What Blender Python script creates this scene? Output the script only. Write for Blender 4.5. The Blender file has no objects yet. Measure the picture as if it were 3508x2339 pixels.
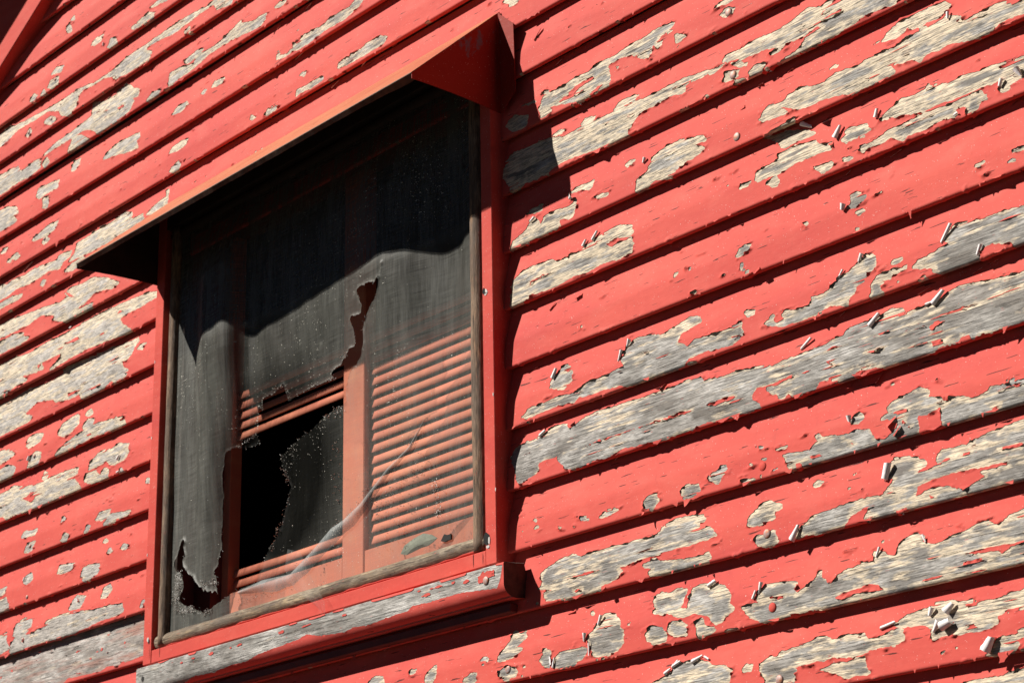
import bpy, math
import numpy as np
from mathutils import Matrix, Vector

# ------------------------------------------------------------------ camera, world, sun, exposure
# Local frame used while modelling: X along the wall, e = distance out from the board faces,
# Z height above the lens. World = (X + OX, -e, Z + OZ).
OX, OZ = 4.3, 1.6
FPX, CX, CY = 7458.89745, 1754.0, 1169.5
SC = 4.88494277
HV = np.array([0.6406184, -0.25836144, -0.72308881])
WV = np.array([-0.01694611, -0.94622193, 0.32307411])
NV = np.array([-0.76767238, -0.19471368, -0.61054541])
Z0 = 2.356677795
DW = -NV[2] * SC
sc = bpy.context.scene
cam_d = bpy.data.cameras.new('camera'); cam = bpy.data.objects.new('camera', cam_d)
sc.collection.objects.link(cam); sc.camera = cam
cam_d.sensor_width = 36.0; cam_d.lens = 36.0 * FPX / 3508.0
cam_d.clip_start = 0.05; cam_d.clip_end = 1000.0
ax = [(HV[0], -NV[0], WV[0]), (-HV[1], NV[1], -WV[1]), (-HV[2], NV[2], -WV[2])]
cam.matrix_world = Matrix(((ax[0][0], ax[1][0], ax[2][0], OX), (ax[0][1], ax[1][1], ax[2][1], -DW),
                           (ax[0][2], ax[1][2], ax[2][2], OZ), (0, 0, 0, 1)))
cam_d.dof.use_dof = True; cam_d.dof.focus_distance = 4.45; cam_d.dof.aperture_fstop = 11.0

SA, SB = 0.86, 1.14                      # sun ray: right per metre inwards, down per metre inwards
sdir = Vector((SA, 1.0, -SB)).normalized()
sun_d = bpy.data.lights.new('sun', 'SUN'); sun = bpy.data.objects.new('sun', sun_d)
sc.collection.objects.link(sun)
sun_d.energy = 5.0; sun_d.angle = math.radians(0.5); sun_d.color = (1.0, 0.95, 0.88)
sun.rotation_euler = sdir.to_track_quat('-Z', 'Y').to_euler()
world = bpy.data.worlds.new("World"); sc.world = world; world.use_nodes = True
wn = world.node_tree; bg = wn.nodes['Background']
sky = wn.nodes.new('ShaderNodeTexSky'); sky.sky_type = 'NISHITA'; sky.sun_disc = False
sky.sun_elevation = math.asin(-sdir.z); sky.sun_rotation = math.atan2(-sdir.x, -sdir.y)
wn.links.new(sky.outputs[0], bg.inputs[0]); bg.inputs[1].default_value = 0.05
sky.altitude = 9000.0; sky.air_density = 0.2; sky.dust_density = 0.02; sky.ozone_density = 1.0
sc.view_settings.view_transform = 'Standard'; sc.view_settings.look = 'None'
sc.view_settings.exposure = 0.60; sc.view_settings.gamma = 1.0
sc.cycles.max_bounces = 8; sc.cycles.transparent_max_bounces = 16

# ------------------------------------------------------------------ measuring helpers
def up(x, y, e=0.0):
    d = np.array([(x - CX) / FPX, (y - CY) / FPX, 1.0]); t = (-DW + e) / (d @ NV); P = d * t
    return P @ HV, P @ WV
def pr(X, e, Z):
    P = X * HV + Z * WV + (-DW + e) * NV
    return CX + FPX * P[0] / P[2], CY + FPX * P[1] / P[2]
def W(X, e, Z): return (X + OX, -e, Z + OZ)

# ------------------------------------------------------------------ noise
_rs = np.random.RandomState(7)
_LAT = _rs.rand(512, 512)
def vn(x, y, seed=0):
    x = np.asarray(x, float) + seed * 37.17 + 1000.0; y = np.asarray(y, float) + seed * 91.73 + 1000.0
    xi = np.floor(x).astype(int); yi = np.floor(y).astype(int)
    fx = x - xi; fy = y - yi; fx = fx * fx * (3 - 2 * fx); fy = fy * fy * (3 - 2 * fy)
    a = _LAT[xi & 511, yi & 511]; b = _LAT[(xi + 1) & 511, yi & 511]
    c = _LAT[xi & 511, (yi + 1) & 511]; d = _LAT[(xi + 1) & 511, (yi + 1) & 511]
    return (a * (1 - fx) + b * fx) * (1 - fy) + (c * (1 - fx) + d * fx) * fy
def fbm(x, y, seed=0, o=3):
    s = 0; a = 0.5; t = 0
    for i in range(o):
        s = s + a * vn(x * 2 ** i, y * 2 ** i, seed + i * 3); t += a; a *= .5
    return s / t

def sdf_poly(px, py, poly):
    """positive inside"""
    poly = np.asarray(poly, float); n = len(poly)
    d2 = np.full(px.shape, 1e9); ins = np.zeros(px.shape, bool)
    for i in range(n):
        ax_, ay_ = poly[i]; bx_, by_ = poly[(i + 1) % n]
        ex, ey = bx_ - ax_, by_ - ay_; l2 = ex * ex + ey * ey + 1e-14
        t = np.clip(((px - ax_) * ex + (py - ay_) * ey) / l2, 0, 1)
        dx = px - ax_ - t * ex; dy = py - ay_ - t * ey
        d2 = np.minimum(d2, dx * dx + dy * dy)
        cond = ((ay_ > py) != (by_ > py))
        with np.errstate(divide='ignore', invalid='ignore'):
            xin = (bx_ - ax_) * (py - ay_) / (by_ - ay_ + 1e-18) + ax_
        ins ^= cond & (px < xin)
    d = np.sqrt(d2)
    return np.where(ins, d, -d)

# ------------------------------------------------------------------ object helpers
COL = sc.collection
def thing(name, loc, label, cat, group=None):
    o = bpy.data.objects.new(name, None); COL.objects.link(o); o.location = loc
    o.empty_display_size = 0.1
    o['label'] = label; o['category'] = cat; o['kind'] = 'thing'
    if group: o['group'] = group
    return o
def root_of(o):
    while o.parent: o = o.parent
    return o
def link(name, me, mat, parent=None, label=None):
    o = bpy.data.objects.new(name, me); COL.objects.link(o)
    if mat is not None:
        for m in (mat if isinstance(mat, (list, tuple)) else [mat]): me.materials.append(m)
    if parent is not None:
        o.parent = parent
        r = root_of(parent)
        if parent is r: o.matrix_parent_inverse = Matrix.Translation(-Vector(r.location))
        # deeper children share their parent's world frame (all part meshes sit at the world origin)
    if label: o['label'] = label
    return o
def mesh_np(name, V, F, smooth=True):
    """V (n,3); F list of int arrays (m,k) by polygon size"""
    me = bpy.data.meshes.new(name)
    V = np.ascontiguousarray(V, np.float32)
    Fs = [np.asarray(f, np.int32) for f in F if len(f)]
    nl = sum(f.size for f in Fs); npoly = sum(len(f) for f in Fs)
    me.vertices.add(len(V)); me.vertices.foreach_set('co', V.ravel())
    me.loops.add(nl); me.loops.foreach_set('vertex_index', np.concatenate([f.ravel() for f in Fs]))
    me.polygons.add(npoly)
    st = []; tot = 0
    for f in Fs:
        st.append(tot + np.arange(len(f)) * f.shape[1]); tot += f.size
    me.polygons.foreach_set('loop_start', np.concatenate(st).astype(np.int32))
    if smooth: me.polygons.foreach_set('use_smooth', np.ones(npoly, bool))
    me.update(calc_edges=True); me.validate()
    return me
class MB:
    def __init__(s): s.v = []; s.f = []; s.sm = []
    def add(s, vs, fs, smooth=False):
        o = len(s.v); s.v += [tuple(map(float, v)) for v in vs]
        for f in fs: s.f.append([i + o for i in f]); s.sm.append(smooth)
    def box(s, X0, X1, e0, e1, Za, Zb, bev=0.0):
        """box in local frame with small chamfers"""
        b = bev
        if b <= 0:
            vs = [W(x, e, z) for x in (X0, X1) for e in (e0, e1) for z in (Za, Zb)]
            s.add(vs, [(0, 1, 3, 2), (4, 6, 7, 5), (0, 4, 5, 1), (2, 3, 7, 6), (0, 2, 6, 4), (1, 5, 7, 3)]); return
        import itertools
        vs = []; idx = {}
        lo = (X0, e0, Za); hi = (X1, e1, Zb)
        for c in itertools.product((0, 1), repeat=3):
            for a in range(3):
                p = [(hi[i] - (b if i != a else 0)) if c[i] else (lo[i] + (b if i != a else 0)) for i in range(3)]
                idx[(c, a)] = len(vs); vs.append(W(*p))
        fs = []
        for a in range(3):
            u, v = [i for i in range(3) if i != a]
            for sd in (0, 1):
                q = []
                for cu, cv in ((0, 0), (1, 0), (1, 1), (0, 1)):
                    c = [0, 0, 0]; c[a] = sd; c[u] = cu; c[v] = cv; q.append(idx[(tuple(c), a)])
                fs.append(q)
        for a in range(3):      # edges along axis a
            u, v = [i for i in range(3) if i != a]
            for cu in (0, 1):
                for cv in (0, 1):
                    c0 = [0] * 3; c1 = [0] * 3; c0[u] = c1[u] = cu; c0[v] = c1[v] = cv; c1[a] = 1
                    fs.append([idx[(tuple(c0), u)], idx[(tuple(c0), v)], idx[(tuple(c1), v)], idx[(tuple(c1), u)]])
        for c in itertools.product((0, 1), repeat=3):
            fs.append([idx[(c, 0)], idx[(c, 1)], idx[(c, 2)]])
        s.add(vs, fs)
    def sweep(s, ring_fn, ts, close_ends=True, smooth=True):
        rings = [ring_fn(t) for t in ts]; n = len(rings[0]); o = len(s.v); vs = [p for r in rings for p in r]
        fs = [(i * n + j, i * n + (j + 1) % n, (i + 1) * n + (j + 1) % n, (i + 1) * n + j)
              for i in range(len(rings) - 1) for j in range(n)]
        s.add(vs, fs, smooth)
        if close_ends:
            s.f.append([o + j for j in range(n)][::-1]); s.sm.append(False)
            s.f.append([o + (len(rings) - 1) * n + j for j in range(n)]); s.sm.append(False)
    def build(s, name, mat, parent=None, label=None, fix=True):
        me = bpy.data.meshes.new(name); me.from_pydata(s.v, [], s.f); me.update()
        me.polygons.foreach_set('use_smooth', s.sm)
        if fix:
            import bmesh
            bm = bmesh.new(); bm.from_mesh(me); bmesh.ops.recalc_face_normals(bm, faces=bm.faces); bm.to_mesh(me); bm.free()
        me.validate()
        return link(name, me, mat, parent, label)

# ------------------------------------------------------------------ materials
class NT:
    def __init__(s, name):
        s.m = bpy.data.materials.new(name); s.m.use_nodes = True; s.t = s.m.node_tree
        s.b = s.t.nodes['Principled BSDF']; s.out = s.t.nodes['Material Output']
        s.geo = s.t.nodes.new('ShaderNodeNewGeometry')
    def n(s, typ, **k):
        nd = s.t.nodes.new(typ)
        for a, b in k.items(): setattr(nd, a, b)
        return nd
    def l(s, a, b): s.t.links.new(a, b)
    vert = False
    def noise(s, scale, detail=3, rough=.55, mul=(1, 1, 1), dist=0, off=(0, 0, 0)):
        if s.vert: mul = (mul[2], mul[1], mul[0])
        mp = s.n('ShaderNodeMapping'); mp.inputs['Scale'].default_value = mul; mp.inputs['Location'].default_value = off
        s.l(s.geo.outputs['Position'], mp.inputs['Vector'])
        nz = s.n('ShaderNodeTexNoise'); nz.inputs['Scale'].default_value = scale; nz.inputs['Detail'].default_value = detail
        nz.inputs['Roughness'].default_value = rough; nz.inputs['Distortion'].default_value = dist
        s.l(mp.outputs[0], nz.inputs['Vector']); return nz.outputs['Fac']
    def ramp(s, fac, stops):
        r = s.n('ShaderNodeValToRGB'); el = r.color_ramp.elements
        while len(el) < len(stops): el.new(0.5)
        for e_, (p, c) in zip(el, stops):
            e_.position = p; e_.color = (c, c, c, 1) if not isinstance(c, tuple) else (*c, 1)
        s.l(fac, r.inputs[0]); return r.outputs[0]
    def mix(s, fac, a, b, blend='MIX'):
        m = s.n('ShaderNodeMix'); m.data_type = 'RGBA'; m.blend_type = blend
        for sock, v in ((m.inputs[0], fac), (m.inputs[6], a), (m.inputs[7], b)):
            if isinstance(v, (int, float)): sock.default_value = v
            elif isinstance(v, tuple): sock.default_value = (*v, 1)
            else: s.l(v, sock)
        return m.outputs[2]
    def math(s, op, a, b=0.0, c=None):
        m = s.n('ShaderNodeMath'); m.operation = op
        for i, v in enumerate((a, b, c)):
            if v is None: continue
            if isinstance(v, (int, float)): m.inputs[i].default_value = v
            else: s.l(v, m.inputs[i])
        return m.outputs[0]
    def bump(s, h, strength, dist):
        b = s.n('ShaderNodeBump'); b.inputs['Strength'].default_value = strength; b.inputs['Distance'].default_value = dist
        s.l(h, b.inputs['Height']); s.l(b.outputs[0], s.b.inputs['Normal']); return b

def red_paint(name, base=(.60, .082, .067), back=(.93, .86, .84), sheen=.0, rough=.68, cracks=True, alt=None, scuff=None):
    t = NT(name)
    big = t.noise(2.2, 4, .6, (1, 1, 3)); fine = t.noise(60, 3, .6)
    c0 = tuple(x * .88 for x in base); c1 = (min(1, base[0] * 1.04), base[1] * 1.25, base[2] * 1.15)
    col = t.mix(t.ramp(big, [(.3, 0.), (.7, 1.)]), c0, c1)
    bl = t.noise(9, 4, .6, (1, 1, 2.2), 0, (3, 3, 3))            # faded, chalkier areas
    col = t.mix(t.ramp(bl, [(.50, 0.), (.72, .5)]), col, (base[0] * 1.06, base[1] * 1.7, base[2] * 1.6))
    col = t.mix(t.ramp(t.noise(1.3, 5, .65, (1, 1, 5), .2, (11, 3, 7)), [(.50, 0.), (.70, .55)]), col, (base[0] * .80, base[1] * .72, base[2] * .85))
    col = t.mix(t.ramp(fine, [(.35, .12), (.65, 0.)]), col, tuple(x * .6 for x in base))
    sp = t.noise(420, 0, .5); col = t.mix(t.ramp(sp, [(.80, 0.), (.86, .8)]), col, (.7, .5, .45))   # pale specks
    if cracks:
        ck = t.noise(16, 2, .5, (1, 1, 13), .15, (1.3, .2, 2)); ckm = t.ramp(ck, [(.70, 0.), (.715, 1.)])
        col = t.mix(ckm, col, (.11, .025, .02))
    dr = t.noise(30, 5, .7, (2.5, 1, .5), 0, (9, 1, 1)); col = t.mix(t.ramp(dr, [(.58, 0.), (.85, .35)]), col, (.25, .05, .04))
    if alt: col = t.mix(t.ramp(t.noise(5, 4, .6, (1, 1, 1), 0, (5, 5, 1)), [(.4, 0.), (.65, .8)]), col, alt)
    if scuff: col = t.mix(t.ramp(t.noise(16, 5, .7, (1, 1, .6), .3, (2, 8, 5)), [(.60, 0.), (.66, .85)]), col, scuff)
    bk = t.mix(t.noise(90, 3), back, tuple(x * .85 for x in back))
    col = t.mix(t.geo.outputs['Backfacing'], col, bk)
    t.l(col, t.b.inputs['Base Color']); t.b.inputs['Roughness'].default_value = rough
    t.b.inputs['Specular IOR Level'].default_value = .10
    t.b.inputs['Sheen Weight'].default_value = sheen; t.b.inputs['Sheen Roughness'].default_value = .5
    h = t.math('ADD', t.math('MULTIPLY', t.noise(260, 3, .6, (1, 1, 1.6)), .35), t.noise(24, 3, .5, (1, 1, 3)))
    t.bump(h, .35, .0016)
    return t.m

def bare_wood(name, grey=(.375, .355, .325), dark=(.075, .065, .056), cream=(.76, .62, .43), fresh=True, amt=0.0, stain=None, rough=.75, vert=False, bleach=(.66, .63, .59)):
    t = NT(name); t.vert = vert
    g1 = t.noise(9, 5, .74, (1, 1, 21), .22); g2 = t.noise(22, 3, .7, (1, 1, 16), .1, (2, 5, 1)); g3 = t.noise(5, 4, .6, (1, 1, 4.5), 0, (8, 1, 1))
    col = t.mix(t.ramp(g1, [(.38, 0.), (.60, 1.)]), tuple(x * .45 for x in grey), tuple(x * 1.5 for x in grey))
    col = t.mix(t.ramp(g2, [(.42, .45), (.56, 0.)]), col, tuple(x * .35 for x in grey))
    col = t.mix(t.ramp(g3, [(.38, .85), (.56, 0.)]), col, (dark[0] * 1.7, dark[1] * 1.7, dark[2] * 1.7))
    col = t.mix(t.ramp(t.noise(11, 4, .6, (1, 1, 2.5), 0, (1, 9, 4)), [(.48, 0.), (.68, .8)]), col, bleach)
    col = t.mix(t.ramp(t.noise(3.1, 4, .6, (1, 1, 2.2), .4, (2, 2, 6)), [(.50, 0.), (.66, .6)]), col, (.15, .125, .10))   # water stains
    if fresh:
        sx = t.n('ShaderNodeSeparateXYZ'); t.l(t.geo.outputs['Position'], sx.inputs[0])
        fl = t.n('ShaderNodeMapRange'); t.l(sx.outputs[0], fl.inputs[0]); fl.inputs[1].default_value = .6; fl.inputs[2].default_value = -1.2; fl.inputs[3].default_value = 0; fl.inputs[4].default_value = .5
        col = t.mix(fl.outputs[0], col, (.70, .63, .56))          # the far boards have bleached paler
        a = t.n('ShaderNodeAttribute'); a.attribute_name = 'fresh'
        pn = t.noise(13, 4, .65, (1, 1, 3.0), .2, (4, 4, 4))
        f = t.math('ADD', a.outputs['Fac'], t.math('MULTIPLY', t.math('SUBTRACT', pn, .5), 1.9))
        f = t.ramp(f, [(.42, 0.), (.62, 1.)])
    else:
        pn = t.noise(9, 4, .65, (1, 1, 6), .2); f = t.ramp(pn, [(.62 - amt, 0.), (.78 - amt, .8)])
    cr = t.mix(t.ramp(g1, [(.36, 0.), (.62, 1.)]), tuple(x * .72 for x in cream), (min(1, cream[0] * 1.12), cream[1] * 1.14, cream[2] * 1.2))
    col = t.mix(f, col, cr)
    col = t.mix(t.ramp(t.noise(40, 3, .6, (1, 1, 2), 0, (3, 3, 9)), [(.35, .25), (.65, 0.)]), col, (.12, .10, .085))
    fg = t.noise(62, 2, .6, (.7, 1, 7), .1, (1, 4, 8)); col = t.mix(t.ramp(fg, [(.40, .62), (.54, 0.)]), col, tuple(x * .38 for x in grey))
    if stain: col = t.mix(t.ramp(t.noise(3.2, 5, .7, (1, 1, 9), .3, (0, 2, 2)), [(.45, 0.), (.62, .85)]), col, stain)
    crk = t.ramp(t.noise(13, 4, .75, (1, 1, 26), .2, (6, 2, 3)), [(.565, 0.), (.64, 1.)])
    col = t.mix(t.math('MULTIPLY', crk, .8), col, dark)
    sp = t.noise(55, 2, .5, (1, 1, 5), .2, (7, 7, 7)); col = t.mix(t.ramp(sp, [(.70, 0.), (.74, .55)]), col, (.42, .07, .06))
    t.l(col, t.b.inputs['Base Color']); t.b.inputs['Roughness'].default_value = rough
    t.b.inputs['Specular IOR Level'].default_value = .25
    h = t.math('SUBTRACT', t.math('ADD', t.math('MULTIPLY', g1, .8), t.math('MULTIPLY', g2, .6)), t.math('MULTIPLY', crk, .6))
    t.bump(h, .7, .0022)
    return t.m

def plain(name, col, rough=.6, metal=0.0, var=.3, scale=20, mul=(1, 1, 1), col2=None, bump=.3, spec=.4):
    t = NT(name); nz = t.noise(scale, 5, .65, mul)
    c2 = col2 or tuple(x * (1 - var) for x in col)
    c = t.mix(t.ramp(nz, [(.35, 0.), (.68, 1.)]), col, c2)
    t.l(c, t.b.inputs['Base Color']); t.b.inputs['Roughness'].default_value = rough; t.b.inputs['Metallic'].default_value = metal
    t.b.inputs['Specular IOR Level'].default_value = spec
    t.bump(nz, bump, .002); return t.m

M_PAINT = red_paint('red_oil_paint')
M_TRIM = red_paint('red_trim_paint', base=(.585, .072, .056), cracks=False)
M_WOOD = bare_wood('weathered_board')
M_WOODP = bare_wood('stained_board', grey=(.50, .45, .41), stain=(.33, .15, .11), fresh=False, amt=.05)
M_SILL = bare_wood('bleached_sill_wood', grey=(.50, .48, .44), fresh=False, amt=-.02)
M_BEADV = bare_wood('bead_wood_upright', grey=(.22, .135, .08), dark=(.035, .025, .02), cream=(.50, .27, .13), fresh=False, amt=.04, vert=True, bleach=(.30, .20, .13))
M_BEAD = bare_wood('bead_wood', grey=(.30, .21, .125), dark=(.05, .035, .028), cream=(.50, .36, .20), fresh=False, amt=.06, bleach=(.50, .41, .29))
M_SLAT = red_paint('faded_slat_paint', base=(.60, .172, .098), cracks=False, sheen=.1, alt=(.52, .145, .085))
M_HOODTOP = red_paint('faded_metal_paint', base=(.46, .125, .068), cracks=False, sheen=.0, alt=(.46, .17, .09), scuff=(.30, .09, .045))
M_RUST = plain('rust_brown_metal', (.10, .045, .022), .75, 0, .6, 35)
M_NAIL = plain('weathered_nail_metal', (.36, .31, .31), .55, .2, .4, 110, col2=(.42, .13, .04))
M_HOLE = plain('hole_shadow', (.012, .01, .009), .95)
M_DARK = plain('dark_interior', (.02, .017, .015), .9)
M_UNDER = plain('dark_rust_and_shade', (.045, .022, .013), .8, 0, .5, 25)  # rusty brown under the hood; painted shade on head board and top bead
M_JAMB = plain('dull_red_timber', (.14, .028, .022), .7, 0, .5, 12)
M_SCRAP = plain('grey_green_scrap', (.24, .26, .19), .8, 0, .35, 40)
M_GROUND = plain('dry_grass_ground', (.032, .032, .022), .95, 0, .5, 3, bump=.6)

# ------------------------------------------------------------------ chamferboard profile
PITCH, LAP, KINK, RND = .14, .0230, .062, .0055
def e_prof(z):
    """face recess as a function of height above the drip edge"""
    z = np.asarray(z, float)
    e = np.where(z > KINK, -.004 - (z - KINK) / (PITCH - KINK) * (LAP - .004), -.004 * np.clip(z / KINK, 0, 1))
    return e
OFFS = {-5: (-.002, 0), -3: (.007, .004), -2: (-.003, 0), -1: (.001, 0), 0: (-.001, -.005), 1: (-.003, .003), 2: (-.001, -.001),
        3: (-.001, .002), 4: (-.003, .001), 5: (.001, .001), 6: (.001, .001), 7: (-.003, .001), 8: (-.003, -.001), 9: (0, -.001),
        10: (0, .005), 11: (0, .001), 12: (0, -.003)}
def drip(k, X):
    l, r = OFFS.get(k, (0, 0)); t = np.clip((np.asarray(X, float) + 5.6) / 2.4, 0, 1)
    return Z0 - PITCH * k + l * (1 - t) + r * t + .0011 * np.sin(np.asarray(X) * 2.1 + k * 1.7)

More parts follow.
